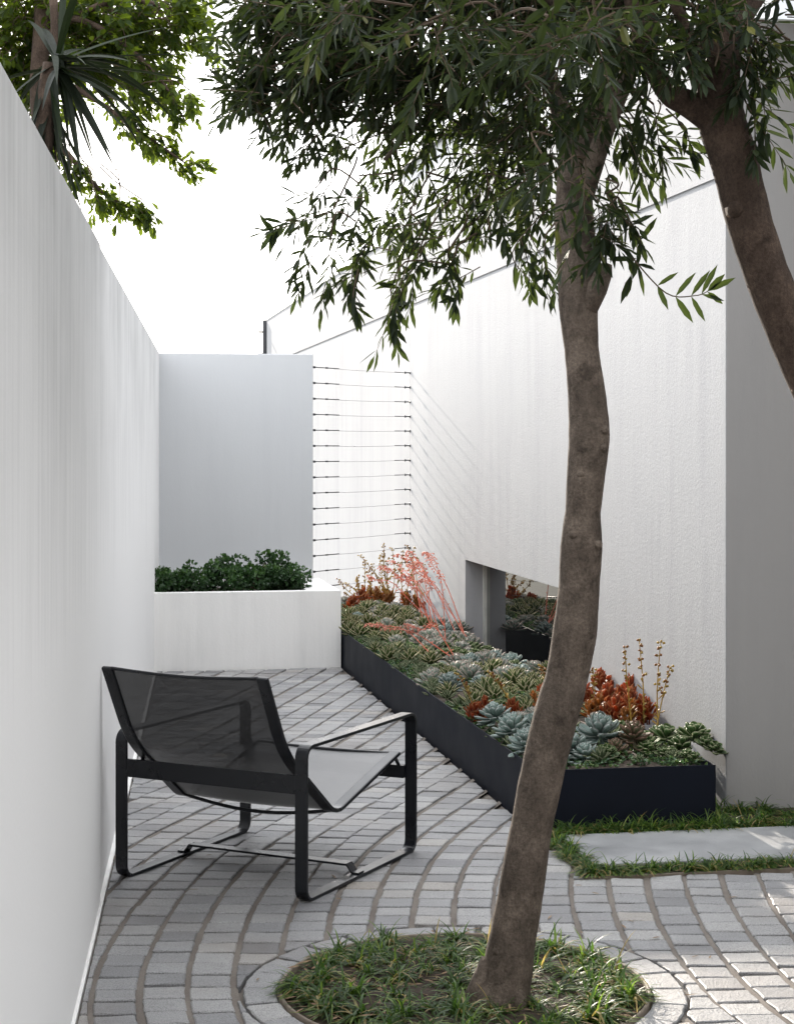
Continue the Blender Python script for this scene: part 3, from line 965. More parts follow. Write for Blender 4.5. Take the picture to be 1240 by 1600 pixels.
# --- second olive tree, trunk leaving the picture on the right
o2 = empty('olive_tree', (1.72, 4.6, 0)); bpy.context.view_layer.update()
T2 = [(1600, 1640, 4.6, 50), (1560, 1450, 4.6, 42), (1470, 1150, 4.6, 37), (1370, 850, 4.6, 35), (1275, 620, 4.6, 34), (1212, 470, 4.6, 35), (1178, 370, 4.6, 35), (1152, 275, 4.6, 36), (1132, 205, 4.6, 38), (1120, 150, 4.6, 37), (1122, 90, 4.62, 34), (1132, 20, 4.65, 32), (1140, -80, 4.7, 25), (1150, -220, 4.8, 14), (1150, -330, 4.9, 6)]
pts = [pt(x, y, Y) for (x, y, Y, w) in T2]; pts[0].z = -.03
b = MB(); b.tube(smooth_path(pts, 7), smooth_rad([w / FPX * Y for (x, y, Y, w) in T2], 7), 30, 0, .5, True, .09, 8)
for (kx, ky) in ((1120, 195), (1145, 330), (1105, 150)):
    c = pt(kx, ky, 4.6) + Vector((0, -.05, 0)); b.tube([c + Vector((0, .03, 0)), c, c + Vector((-.004, -.013, 0))], [.028, .022, .008], 9, 0, .5, True, .25, 20)
part(b, 'trunk', M['bark_dark'], o2, smooth=True)
for lb in ([(1118, 190, 4.6, 26), (1080, 165, 4.58, 22), (1045, 145, 4.56, 18), (1020, 105, 4.55, 15), (1000, 50, 4.52, 13), (980, -20, 4.5, 10), (960, -130, 4.45, 6)],
           [(1135, 60, 4.63, 22), (1180, -10, 4.7, 18), (1240, -90, 4.8, 12), (1300, -180, 4.9, 6)],
           [(1110, 160, 4.58, 17), (1085, 110, 4.52, 13), (1075, 60, 4.48, 11), (1050, -10, 4.42, 8), (1040, -100, 4.4, 5)]):
    b = MB(); b.tube(smooth_path([pt(x, y, Y) for (x, y, Y, w) in lb], 5), smooth_rad([w / FPX * Y for (x, y, Y, w) in lb], 5), 14, 0, .5, True, .08, 9)
    part(b, 'limb', M['bark_dark'], o2, smooth=True)
OB2 = [(1130, 30, 4.4, 70, 60, .25, 16, .2), (1080, 90, 4.35, 50, 50, .15, 7, .3), (1180, 120, 4.5, 50, 80, .2, 9, .4), (1230, 60, 4.5, 80, 90, .3, 16, .2),
       (1180, -160, 4.7, 200, 120, .6, 70, 0), (1040, -140, 4.5, 120, 90, .5, 34, 0), (1200, 200, 4.5, 25, 30, .1, 3, .8)]
b = MB(); crown(b, OB2, random.Random(8), .076, .0175, 'lance', .08, .22, 8, pt(1140, 40, 4.65))
part(b, 'crown', [M['olive_leaf'], M['twig']], o2)
tag(o2, 'dark thick trunk of a second olive tree cut off by the right edge', 'tree')

# --- tree behind the left wall
lt = empty('leafy_tree', pt(60, 700, 9.2) * Vector((1, 1, 0)) if False else (-1.85, 9.2, 0)); bpy.context.view_layer.update()
b = MB()
b.tube(smooth_path([(-1.85, 9.2, -.05), (-1.84, 9.15, 1.2), (-1.80, 9.1, 2.2), pt(66, 250, 9.1), pt(62, 120, 9.1), pt(70, -40, 9.1)], 6), smooth_rad([.09, .075, .065, .055, .05, .04], 6), 14, 0, .5, True, .08, 8)
part(b, 'trunk', M['bark_dark'], lt, smooth=True)
for P in ([(66, 200, 9.1), (110, 245, 9.0), (160, 300, 8.95), (215, 330, 8.9)], [(62, 110, 9.1), (140, 150, 9.0), (210, 200, 8.9), (290, 255, 8.85)], [(66, 20, 9.1), (150, 40, 9.0), (240, 110, 8.9), (290, 190, 8.85)],
          [(84, 0, 8.7), (86, 90, 8.7), (83, 170, 8.7), (88, 250, 8.7)], [(66, 60, 9.1), (180, 0, 9.0), (290, 20, 8.9)]):
    b = MB(); b.tube(smooth_path([pt(*q) for q in P], 5), smooth_rad([.022, .015, .01, .004], 5), 8, 0, .5, True, .05, 9)
    part(b, 'limb', M['bark_dark'], lt, smooth=True)
LB = [(20, 20, 9.4, 70, 70, .5, 130, 0), (20, 100, 9.4, 40, 60, .4, 70, 0), (110, 30, 9.4, 80, 60, .6, 150, 0), (200, 40, 9.2, 70, 60, .5, 130, 0), (285, 30, 9.0, 45, 45, .4, 60, .1), (150, 110, 9.4, 60, 50, .5, 80, .1), (235, 120, 9.1, 55, 45, .4, 66, .2), (280, 165, 8.9, 32, 25, .2, 16, .3),
      (200, 185, 9.0, 30, 25, .2, 12, .3), (245, 220, 8.9, 35, 18, .15, 12, .3), (290, 255, 8.9, 22, 14, .1, 7, .3), (120, 265, 8.95, 28, 25, .15, 12, .2), (165, 310, 8.9, 28, 20, .12, 12, .3), (212, 328, 8.9, 30, 18, .12, 14, .3),
      (70, 130, 9.5, 50, 60, .3, 70, 0), (60, 220, 9.5, 30, 60, .2, 40, 0), (330, 70, 9.0, 20, 30, .15, 6, .1), (150, -120, 9.3, 200, 80, .8, 60, 0)]
b = MB(); crown(b, LB, random.Random(31), .068, .031, 'oval', .4, .16, 6, pt(60, 60, 9.1), .002)
spray(b, [(290, 250, 8.85), (315, 258, 8.85), (328, 262, 8.85)], 3, random.Random(2), .05, .022)
part(b, 'crown', [M['green_leaf'], M['twig']], lt)
tag(lt, 'bright green broad-leaved tree reaching over the left wall against the sky', 'tree')

# --- strap-leaved plant beside it
yu = empty('cordyline', (-1.72, 8.3, 0)); bpy.context.view_layer.update()
b = MB(); b.tube(smooth_path([(-1.66, 8.3, -.05), (-1.63, 8.3, 1.5), pt(62, 330, 8.3), pt(70, 180, 8.3), pt(82, 100, 8.3)], 6), smooth_rad([.07, .06, .055, .05, .045], 6), 14, 0, .5, True, .1, 9)
part(b, 'stem', M['bark_dark'], yu, smooth=True)
ry = random.Random(4)
b = MB(); c = pt(88, 96, 8.3)
def strap(mb, c, d, L, W, r, droop):
    n = 9; p = c.copy(); dd = d.normalized(); vs = []; s = dd.cross(Vector((0, 0, 1)))
    if s.length < .1: s = Vector((1, 0, 0))
    s = (s.normalized() + rdir(r) * .5).normalized()
    for i in range(n + 1):
        f = i / n; w = W * (.55 + .45 * math.sin(min(1, f * 2.2) * 1.57)) * (1 - f ** 2.2) + .0006
        ss = (s - dd * s.dot(dd)).normalized(); nn = ss.cross(dd)
        vs += [p - ss * w + nn * w * .25, p.copy(), p + ss * w + nn * w * .25]
        dd = (dd + Vector((0, 0, -droop / n))).normalized(); p = p + dd * (L / n)
    fs = []
    for i in range(n):
        fs += [(i * 3, i * 3 + 1, i * 3 + 4, i * 3 + 3), (i * 3 + 1, i * 3 + 2, i * 3 + 5, i * 3 + 4)]
    mb.add(vs, fs, 0, r.random())
for (tx, ty, Y) in ((186, 262, 8.2), (158, 264, 8.3), (178, 246, 8.1), (150, 190, 8.4), (120, 278, 8.2), (100, 260, 8.2), (210, 215, 8.2), (330, 80, 8.2), (310, 120, 8.1), (250, 40, 8.3), (140, 250, 8.3)):
    t_ = pt(tx, ty, Y); d = t_ - c
    strap(b, c + rdir(ry) * .03, d.normalized() + Vector((0, 0, .12)), d.length * 1.03, .022, ry, .24)
for i in range(26):
    d = rdir(ry); d.z = d.z * .8 + .1
    strap(b, c + rdir(ry) * .04, d, ry.uniform(.4, .7), .021, ry, ry.uniform(.3, 1.3))
for i in range(26):       # skirt of older leaves down the stem
    q = pt(ry.uniform(66, 84), ry.uniform(110, 210), 8.3); d = Vector((ry.uniform(-.6, .7), ry.uniform(-.6, .6), -1))
    strap(b, q, d, ry.uniform(.3, .5), .02, ry, .4)
part(b, 'leaves', M['strap_leaf'], yu)
tag(yu, 'dark strap-leaved cordyline standing just behind the top of the left wall', 'plant')

# ------------------------------------------------------------------ shrubs in the raised planter
rs = random.Random(17)
def shrub(name_label, a, bb, w, h, n):
    p0 = BOX[0] + HE * a + HD * bb; p0.z = BH - .05
    r_ = empty('shrub', p0); bpy.context.view_layer.update()
    m_ = MB()
    for k in range(7):
        d = Vector((rs.uniform(-1, 1) * w * .6, rs.uniform(-1, 1) * .12, h * rs.uniform(.5, .8)))
        m_.tube([p0, p0 + d * .5 + rdir(rs) * .01, p0 + d], [.007, .005, .003], 5, 0)
    part(m_, 'stem', M['twig'], r_, smooth=True)
    m_ = MB(); lumps = []
    for k in range(12):
        lumps.append((p0 + Vector((rs.uniform(-1, 1) * w * .75, rs.uniform(-1, 1) * .17, h * rs.uniform(.2, .8))), rs.uniform(.05, .085)))
    lumps.append((p0 + Vector((rs.uniform(-.2, .2) * w, 0, h * .86)), .05))
    for (c_, q) in lumps:
        for i in range(n):
            v = rdir(rs); pos = c_ + v * q * rs.uniform(.7, 1.05)
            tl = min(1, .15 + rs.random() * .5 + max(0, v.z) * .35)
            for s in range(3):
                d = (v + rdir(rs) * .9).normalized()
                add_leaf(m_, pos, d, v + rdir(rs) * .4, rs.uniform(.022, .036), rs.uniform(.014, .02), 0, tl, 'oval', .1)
    part(m_, 'foliage', M['shrub_leaf'], r_)
    tag(r_, name_label, 'shrub', 'shrubs in the raised planter')
shrub('small dark green shrub against the left wall in the white planter', -1.20, .32, .13, 0.172, 44)
shrub('rounded dark green shrub second from the left in the white planter', -1.02, .36, .15, 0.224, 44)
shrub('taller pointed dark green shrub in the middle of the white planter', -.80, .40, .15, 0.275, 46)
shrub('low rounded green shrub just right of the middle in the white planter', -.62, .34, .13, 0.189, 44)
shrub('tallest upright green shrub right of the middle in the white planter', -.46, .42, .12, 0.301, 48)
shrub('small rounded green shrub at the right end of the white planter', -.30, .44, .10, 0.189, 42)

# ------------------------------------------------------------------ dark trough planter
tp = empty('trough_planter', TROUGH[0]); bpy.context.view_layer.update()
TF = (TROUGH[0], HE, HD)
b = MB(); b.box(TF, 0, .006, 0, TL, -.02, TH); part(b, 'side_panel', M['planter_metal'], tp, bevel=.0015)
b = MB(); b.box(TF, TW - .006, TW, 0, TL, -.02, TH); part(b, 'side_panel', M['planter_metal'], tp, bevel=.0015)
b = MB(); b.box(TF, .006, TW - .006, 0, .006, -.02, TH); part(b, 'end_panel', M['planter_metal'], tp, bevel=.0015)
b = MB(); b.box(TF, .006, TW - .006, TL - .006, TL, -.02, TH); part(b, 'end_panel', M['planter_metal'], tp, bevel=.0015)
def soilz(a, s): return .222 + .012 * noise.noise(Vector((a * 5, s * 5, 1))) + .03 * math.sin(math.pi * min(1, max(0, a / TW)))
b = MB(); na, ns = 12, 110
for j in range(ns + 1):
    for i in range(na + 1):
        a = .006 + (TW - .012) * i / na; s = .006 + (TL - .012) * j / ns
        p = TROUGH[0] + HE * a + HD * s; b.v.append((p.x, p.y, soilz(a, s))); b.t.append(.5)
for j in range(ns):
    for i in range(na):
        k = j * (na + 1) + i; b.f.append((k, k + 1, k + na + 2, k + na + 1)); b.m.append(0)
part(b, 'soil', M['gravel_soil'], tp, smooth=True)
tag(tp, 'long low charcoal metal trough planter full of succulents along the house wall', 'planter')

# --- succulent builders
def fleshy(mb, base, az, el, L, W, T, kind, curl=.5, m_=0, r=None):
    # closed fleshy leaf; tint 0 on the blade, 1 on margin and tip
    prof = {'spoon': [(0, .30), (.2, .42), (.45, .78), (.68, 1.0), (.85, .82), (.95, .42), (1, .04)],
            'point': [(0, .75), (.2, 1.0), (.45, .92), (.7, .62), (.88, .30), (1, .03)],
            'paddle': [(0, .22), (.2, .42), (.45, .85), (.7, 1.0), (.87, .86), (.97, .45), (1, .05)]}[kind]
    ca, sa = math.cos(az), math.sin(az)
    vs = []; ts = []; fs = []; n = len(prof)
    x = 0.0; z = 0.0; lf = 0.0
    ang = el
    for i, (f, w) in enumerate(prof):
        if i:
            dl = (f - lf) * L; a_ = el + curl * ((f + lf) / 2 - .3)
            x += math.cos(a_) * dl; z += math.sin(a_) * dl; lf = f; ang = a_
        hw = W * .5 * w; th = T * (.5 + .5 * w) * (1 if f < .9 else .6)
        nx_, nz_ = -math.sin(ang), math.cos(ang)
        for (cx_, cy_, tt) in ((-1, 0.16, 1.0), (-.82, .10, .55), (0, -.25, .0), (.82, .10, .55), (1, .16, 1.0), (.7, -.6, .35), (0, -1, 0), (-.7, -.6, .35)):
            yy_ = cx_ * hw; q = cy_ * th + (.22 * hw * cx_ * cx_)
            X = x + nx_ * q; Z = z + nz_ * q
            vs.append((base[0] + X * ca - yy_ * sa, base[1] + X * sa + yy_ * ca, base[2] + Z))
            ts.append(max(tt, max(0, (f - .82) / .18)))
    for i in range(n - 1):
        for k in range(8):
            k2 = (k + 1) % 8
            fs.append((i * 8 + k, i * 8 + 8 + k, i * 8 + 8 + k2, i * 8 + k2))
    fs.append(tuple((n - 1) * 8 + k for k in range(8)))
    mb.add(vs, fs, m_, ts)

def rosette(mb, n, L, W, T, kind, e0, e1, r, h0=.0, h1=.04, curl=.5, l_in=.45):
    for i in range(n):
        f = i / (n - 1)              # outer to inner
        az = i * 2.39996 + r.uniform(-.15, .15)
        el = e0 + (e1 - e0) * f ** .9 + r.uniform(-.1, .1)
        sc = (1 - (1 - l_in) * f) * r.uniform(.88, 1.08)
        rr = .012 * (1 - f)
        fleshy(mb, (math.cos(az) * rr, math.sin(az) * rr, h0 + (h1 - h0) * f), az, el, L * sc, W * sc ** .8, T, kind, curl)

def flower_stalk(P, r, kind):
    mb = MB(); path = smooth_path(P, 6); n = len(path)
    if kind == 'coral':
        mb.tube(path, [.0033 * (1 - .6 * i / n) for i in range(n)], 6, 0, .2)
        for i in range(int(n * .35), n):
            for q in range(2):
                v = rdir(r); v.z = v.z * .4 - .15; p = path[i] + v * .02
                mb.tube([path[i], p], .0011, 4, 0, .3, False)
                d = (v + Vector((0, 0, -.4))).normalized()
                mb.tube([p, p + d * .005, p + d * .012, p + d * .017], [.0016, .0040, .0034, .0010], 6, 0, r.random())
        for i in range(2, int(n * .5), 2):
            fleshy(mb, path[i], r.uniform(0, 6.28), .4, .022, .008, .003, 'point', .3)
    else:
        mb.tube(path, [.0042 * (1 - .6 * i / n) for i in range(n)], 6, 0, .3)
        for i in range(1, int(n * .62)):
            if r.random() < .85: fleshy(mb, path[i], r.uniform(0, 6.28), r.uniform(.3, 1.0), r.uniform(.022, .042), .015, .003, 'spoon', .4)
        for i in range(int(n * .6), n):
            for q in range(3):
                v = rdir(r); v.z *= .5; p = path[i] + v * r.uniform(.008, .018)
                mb.tube([path[i], p], .001, 4, 0, .4, False)
                mb.tube([p - v * .005, p, p + v * .005, p + v * .010], [.0015, .0066, .0062, .0015], 6, 0, r.choice((.4, .6, 1, 1)))
    return mb

PR = {}
pr = random.Random(77)
def mk(key, nvar, fn):
    PR[key] = []
    for i in range(nvar):
        mb = MB(); fn(mb, pr)
        PR[key].append(mb)
mk('ech_blue', 3, lambda m, r: rosette(m, 46, .098, .040, .009, 'spoon', -.35, 1.35, r, .0, .045, .65))
mk('ech_pink', 3, lambda m, r: rosette(m, 38, .108, .046, .010, 'spoon', .05, 1.35, r, .0, .045, .6))
mk('ech_brown', 2, lambda m, r: rosette(m, 40, .09, .040, .008, 'spoon', -.5, 1.3, r, .0, .05, .5))
mk('varieg', 3, lambda m, r: rosette(m, 24, .092, .036, .008, 'point', .25, 1.35, r, 0, .035, .15, .6))
mk('hawor', 3, lambda m, r: rosette(m, 22, .058, .017, .006, 'point', .2, 1.35, r, 0, .016, .2, .6))
def paddle_fn(m, r):
    for k in range(3):
        ox, oy = r.uniform(-.05, .05), r.uniform(-.05, .05)
        tmp = MB(); rosette(tmp, 15, .085, .052, .010, 'paddle', .1, 1.2, r, .01, .05, .3, .55)
        m.add([(x + ox, y + oy, z + k * .012) for (x, y, z) in tmp.v], tmp.f, 0, tmp.t)
mk('paddle', 2, paddle_fn)
def red_fn(m, r):
    for k in range(4):
        ox, oy, h = r.uniform(-.05, .05), r.uniform(-.05, .05), r.uniform(.03, .10)
        m.tube([(ox * .5, oy * .5, -.02), (ox, oy, h)], .005, 6, 0, .3)
        tmp = MB(); rosette(tmp, 13, .080, .034, .004, 'spoon', .45, 1.35, r, -.06, .01, .12, .7)
        m.add([(x + ox, y + oy, z + h) for (x, y, z) in tmp.v], tmp.f, 0, tmp.t)
mk('red_leaf', 4, red_fn)
def bronze_fn(m, r):
    for k in range(3):
        ox, oy = r.uniform(-.04, .04), r.uniform(-.04, .04); h = r.uniform(.06, .13)
        m.tube([(ox * .5, oy * .5, -.02), (ox, oy, h)], .005, 6, 0, .3)
        for j in range(18):
            f = j / 17; fleshy(m, (ox * (.5 + .5 * f), oy * (.5 + .5 * f), h * f), j * 2.4, .35 + .8 * f, .062 * (1.1 - .4 * f), .022, .004, 'spoon', .3)
mk('bronze_leaf', 2, bronze_fn)
MESH = {}
for k, L_ in PR.items():
    MESH[k] = []
    for mb in L_:
        o = mb.build(k, M[k], None, smooth=True)
        MESH[k].append(o.data); bpy.data.objects.remove(o)
NAMEK = {'ech_blue': 'echeveria', 'ech_pink': 'echeveria', 'ech_brown': 'echeveria', 'varieg': 'aloe', 'hawor': 'haworthia', 'paddle': 'kalanchoe', 'red_leaf': 'red_succulent', 'bronze_leaf': 'bronze_succulent'}
GRP = {'ech_blue': ('blue-grey succulent rosette in the trough planter', 'blue-grey rosettes in the trough'),
       'ech_pink': ('pale rosette with pinkish leaf tips among others in the middle of the trough planter', 'pink-tipped rosettes in the trough'),
       'ech_brown': ('bronze green rosette in the trough planter', 'bronze rosettes in the trough'),
       'varieg': ('spiky green succulent with pale cream leaf edges in the trough planter', 'cream-edged spiky succulents in the trough'),
       'hawor': ('tiny grey-green spiky rosette along the edge of the trough planter', 'tiny rosettes in the trough'),
       'paddle': ('green succulent with rounded pale-edged leaves in the trough planter', 'round-leaved green succulents in the trough'),
       'red_leaf': ('red-leaved succulent clump in the trough planter by the house wall', 'red succulents in the trough'),
       'bronze_leaf': ('upright bronze-leaved succulent among the red ones in the trough planter', 'bronze succulents in the trough')}
OCC = []
def plant(kind, X, Y, z=None, sc=1.0, label=None, tilt=None, rad=None):
    p = Vector((X, Y, 0)); q = p - TROUGH[0]; a, s = q.dot(HE), q.dot(HD)
    o = bpy.data.objects.new(NAMEK[kind], pr.choice(MESH[kind])); COL.objects.link(o)
    o.location = (X, Y, (soilz(a, s) + .012) if z is None else z)
    t = tilt if tilt else (pr.uniform(-.16, .16) + .1, pr.uniform(-.16, .16))
    o.rotation_euler = (t[0], t[1], pr.uniform(0, 6.28)); o.scale = (sc, sc, sc * pr.uniform(.9, 1.1))
    tag(o, label or GRP[kind][0], 'succulent', GRP[kind][1])
    OCC.append((a, s, (rad or {'ech_blue': .075, 'ech_pink': .068, 'ech_brown': .075, 'varieg': .06, 'hawor': .032, 'paddle': .085, 'red_leaf': .07, 'bronze_leaf': .07}[kind]) * sc))
    return o
def at(px, py, z=.30):
    Y = FPX * (EYE - z) / (py - HZ); return (px - CX) / FPX * Y, Y
# the large plants at the near end, each its own
for (k, px, py, sc, z, lb) in (
    ('ech_blue', 774, 1123, .92, .295, 'blue-grey rosette at the planter edge left of the olive trunk, farthest of three'),
    ('ech_blue', 802, 1144, .92, .29, 'blue-grey rosette at the planter edge left of the olive trunk, middle of three'),
    ('ech_blue', 822, 1166, .85, .28, 'blue-grey rosette tucked against the left side of the olive trunk, nearest of three'),
    ('ech_blue', 838, 1140, .85, .29, 'blue-grey rosette mostly hidden behind the olive trunk'),
    ('ech_blue', 893, 1172, .95, .285, 'blue-grey rosette peeping out just right of the olive trunk'),
    ('ech_blue', 936, 1152, 1.12, .315, 'largest silvery blue rosette at the near end of the trough'),
    ('ech_brown', 987, 1160, 1.0, .30, 'bronze and green rosette at the near end between the silvery rosette and the green paddles'),
    ('paddle', 1035, 1163, .85, .27, 'round-leaved green clump second from the right corner of the trough'),
    ('paddle', 1084, 1164, .92, .265, 'round-leaved green clump spilling over the right corner of the trough'),
    ('ech_brown', 962, 1178, .7, .27, 'small bronze green rosette low at the front edge below the silvery rosette'),
    ('paddle', 1012, 1176, .62, .26, 'small round-leaved green clump at the front edge left of the two big green clumps'),
    ('paddle', 1060, 1176, .66, .26, 'small round-leaved green clump at the front edge between the two big green clumps'),
    ('paddle', 1106, 1176, .6, .255, 'small round-leaved green clump hanging over the right end of the trough rim'),
    ('ech_blue', 915, 1184, .7, .265, 'small blue-grey rosette low at the front rim just right of the olive trunk'),
    ('ech_blue', 868, 1186, .75, .265, 'blue-grey rosette at the front rim hidden by the olive trunk'),
    ('varieg', 925, 1118, .8, .27, None)):
    X, Y = at(px, py, z); plant(k, X, Y, z - .005, sc * 1.12, lb)
for (px, py, sc, lb) in ((915, 1092, 1.0, 'red-leaved clump right beside the olive trunk'), (938, 1075, 1.1, 'tall red-leaved clump highest of the red ones by the house wall'), (955, 1095, 1.05, 'red-leaved clump behind the silvery rosette'), (975, 1090, 1.05, None), (990, 1108, 1.0, None),
                     (1008, 1112, .95, 'orange-red clump at the right end of the red group by the wall'), (925, 1108, 1.0, None), (955, 1112, .9, None), (980, 1120, .85, None), (900, 1080, 1, None),
                     (742, 1108, .75, 'small dark red clump at the planter edge left of the trunk'), (758, 1104, .8, None), (805, 1105, .85, 'red and orange clump just left of the trunk'), (850, 1080, .8, None), (845, 1098, .8, None)):
    X, Y = at(px, py, .31); plant('red_leaf' if lb or pr.random() < .6 else 'bronze_leaf', X, Y, .265 if px > 880 else .25, sc, lb, None, .06)
for (px, py, sc) in ((676, 1052, 1.0), (704, 1058, 1.0), (715, 1040, .95), (736, 1050, .95), (735, 1030, .95), (758, 1028, 1.0), (780, 1036, .9), (800, 1022, 1.05), (815, 1038, .85), (835, 1030, .8),
                 (648, 988, 1.0), (672, 992, 1.1), (690, 996, 1.05), (662, 970, .95), (700, 978, 1.0), (716, 970, .95), (640, 972, .8), (728, 990, .9), (690, 962, .9)):
    X, Y = at(px, py, .31); plant('ech_pink' if pr.random() < .75 else 'ech_blue', X, Y, None, sc)
for (px, py) in ((780, 1070), (800, 1062), (820, 1075), (838, 1062), (855, 1055), (812, 1050), (792, 1085), (830, 1088), (848, 1072), (770, 1085), (860, 1040), (868, 1060),
             (545, 960), (556, 968), (566, 956), (578, 972), (590, 962), (600, 978), (612, 966), (625, 976), (560, 985), (585, 990), (605, 992), (620, 990), (632, 962), (545, 975), (640, 955), (575, 950), (600, 952), (618, 955)):
    X, Y = at(px + pr.uniform(-4, 4), py, .29); plant('varieg', X, Y, None, pr.uniform(.8, 1.15))
for (px, py) in ((548, 942), (565, 938), (590, 936), (612, 938), (632, 936), (652, 938), (672, 940), (690, 944), (600, 930), (640, 928), (660, 932), (575, 930)):
    X, Y = at(px, py, .31); plant('bronze_leaf' if pr.random() < .5 else 'red_leaf', X, Y, None, pr.uniform(.9, 1.2))
for (px, py) in ((700, 1012), (712, 1020), (735, 1008), (760, 1010), (690, 1020), (745, 1018)):
    X, Y = at(px, py, .29); plant('paddle', X, Y, None, .55)
# fill the gaps by zone
tries = 0; fr_ = random.Random(9)
while tries < 2600:
    tries += 1
    a = fr_.uniform(.035, TW - .05); s = fr_.uniform(.08, TL - .06)
    edge = a < .22
    if s < .7: k, rr = fr_.choice((('hawor', .034), ('hawor', .034), ('paddle', .045)))
    elif edge: k, rr = ('hawor', .032) if fr_.random() < .8 else ('varieg', .05)
    else: k, rr = fr_.choice((('hawor', .035), ('hawor', .035), ('varieg', .05), ('ech_pink', .045), ('ech_pink', .045), ('ech_blue', .045), ('paddle', .045)))
    if any((a - A) ** 2 + (s - S) ** 2 < (rr + Rr) ** 2 * (.80 if s > .7 else .5) for (A, S, Rr) in OCC): continue
    if len(OCC) > 330: break
    p = TROUGH[0] + HE * a + HD * s
    plant(k, p.x, p.y, None, fr_.uniform(.65, 1.3) if k in ('hawor', 'varieg') else (fr_.uniform(.5, .95) if k != 'paddle' else .5))
# low creeping sedum between the rosettes
b = MB(); sr = random.Random(6)
def in_patch(a, s):
    return noise.noise(Vector((a * 2.6, s * 1.6, 3.3))) > -.2
cnt = 0
while cnt < 11000:
    a = sr.uniform(.012, TW - .012); s = sr.uniform(.02, TL - .02)
    if not (in_patch(a, s) or s < .7) or (s < .5 and sr.random() < .2): continue
    cnt += 1
    p = TROUGH[0] + HE * a + HD * s; p.z = soilz(a, s) + sr.uniform(0, .028)
    t0 = sr.random()
    for k in range(5):
        d = rdir(sr); d.z = abs(d.z) * .8 + .2
        add_leaf(b, p, d, Vector((0, 0, 1)) + rdir(sr) * .6, sr.uniform(.012, .02), sr.uniform(.008, .012), 0, min(1, max(0, t0 + sr.uniform(-.2, .2))), 'oval', .1)
tag(b.build('creeping_sedum', M['sedum']), 'mat of tiny green creeping leaves between the rosettes in the trough', 'ground cover', None, 'stuff')

# --- flower stalks, each the child of the plant it grows from
def stalk_on(kind, pts_, par, r, m_):
    mb = flower_stalk(pts_, r, kind)
    o = mb.build('flower_stalk', m_, None, smooth=True)
    bpy.context.view_layer.update()
    o.parent = par; o.matrix_parent_inverse = par.matrix_world.inverted()
fr2 = random.Random(12)
def nearest(x, y, names):
    best = None
    for o in COL.objects:
        if o.parent is None and o.name.split('.')[0] in names:
            d = (o.location.x - x) ** 2 + (o.location.y - y) ** 2
            if best is None or d < best[0]: best = (d, o)
    return best[1]
for (bx, by, tx, ty) in ((720, 1000, 626, 868), (732, 1002, 640, 862), (700, 985, 600, 885), (690, 985, 615, 878), (705, 990, 648, 885), (695, 980, 585, 905), (668, 985, 610, 890), (715, 995, 668, 868), (730, 1010, 672, 866), (680, 985, 655, 880), (672, 975, 640, 872),
                         (690, 1040, 600, 980), (700, 1035, 640, 978), (660, 1035, 580, 975), (660, 990, 632, 900), (700, 1000, 660, 905)):
    X, Y = at(bx, by, .28); par = nearest(X, Y, ('echeveria',)); p0 = par.location + Vector((0, 0, .03)); Yt = p0.y + fr2.uniform(-.1, .25)
    p3 = pt(tx, ty, Yt); mid = p0.lerp(p3, .5) + Vector((.0, 0, .07)) + rdir(fr2) * .02
    stalk_on('coral', [p0, mid + rdir(fr2) * .025, p0.lerp(p3, .78) + Vector((0, 0, .04)) + rdir(fr2) * .025, p3, p3 + Vector((-.03, 0, .012 + fr2.uniform(-.03, .03)))], par, fr2, M['coral'])
for (bx, by, tx, ty) in ((590, 945, 562, 868), (600, 945, 600, 850), (640, 945, 636, 852), (650, 945, 646, 856), (612, 945, 612, 856), (575, 945, 582, 882), (560, 945, 555, 905), (540, 945, 528, 905), (550, 945, 540, 912), (670, 945, 660, 882), (690, 945, 672, 902), (625, 945, 622, 880), (598, 945, 588, 900), (660, 948, 676, 906), (632, 945, 606, 872), (615, 945, 598, 866), (648, 948, 628, 868), (545, 942, 540, 926), (552, 942, 560, 900), (568, 942, 570, 878), (585, 942, 592, 868), (622, 942, 630, 862), (640, 942, 652, 872), (655, 942, 664, 894), (605, 942, 620, 890), (592, 942, 575, 892)):
    X, Y = at(bx, by, .28); par = nearest(X, Y, ('bronze_succulent', 'red_succulent')); p0 = par.location + Vector((0, 0, .05))
    p3 = pt(tx, ty, p0.y + fr2.uniform(-.05, .1)); mid = p0.lerp(p3, .5) + rdir(fr2) * .03
    stalk_on('straw', [p0, mid, p3], par, fr2, M['yellow'])
for (bx, by, tx, ty, Z) in ((987, 1130, 975, 1012, .3), (1005, 1120, 998, 1002, .3), (1028, 1140, 1031, 1004, .3), (1022, 1142, 1046, 1042, .3), (922, 1100, 926, 1046, .3), (745, 1105, 716, 1052, .3), (860, 1090, 845, 1040, .3), (800, 1090, 765, 1050, .3)):
    X, Y = at(bx, by, Z); par = nearest(X, Y, ('red_succulent', 'kalanchoe')); p0 = Vector((X, Y, .27))
    p3 = pt(tx, ty, p0.y); mid = p0.lerp(p3, .5) + rdir(fr2) * .015
    stalk_on('straw', [p0, mid, p3], par, fr2, M['yellow'])

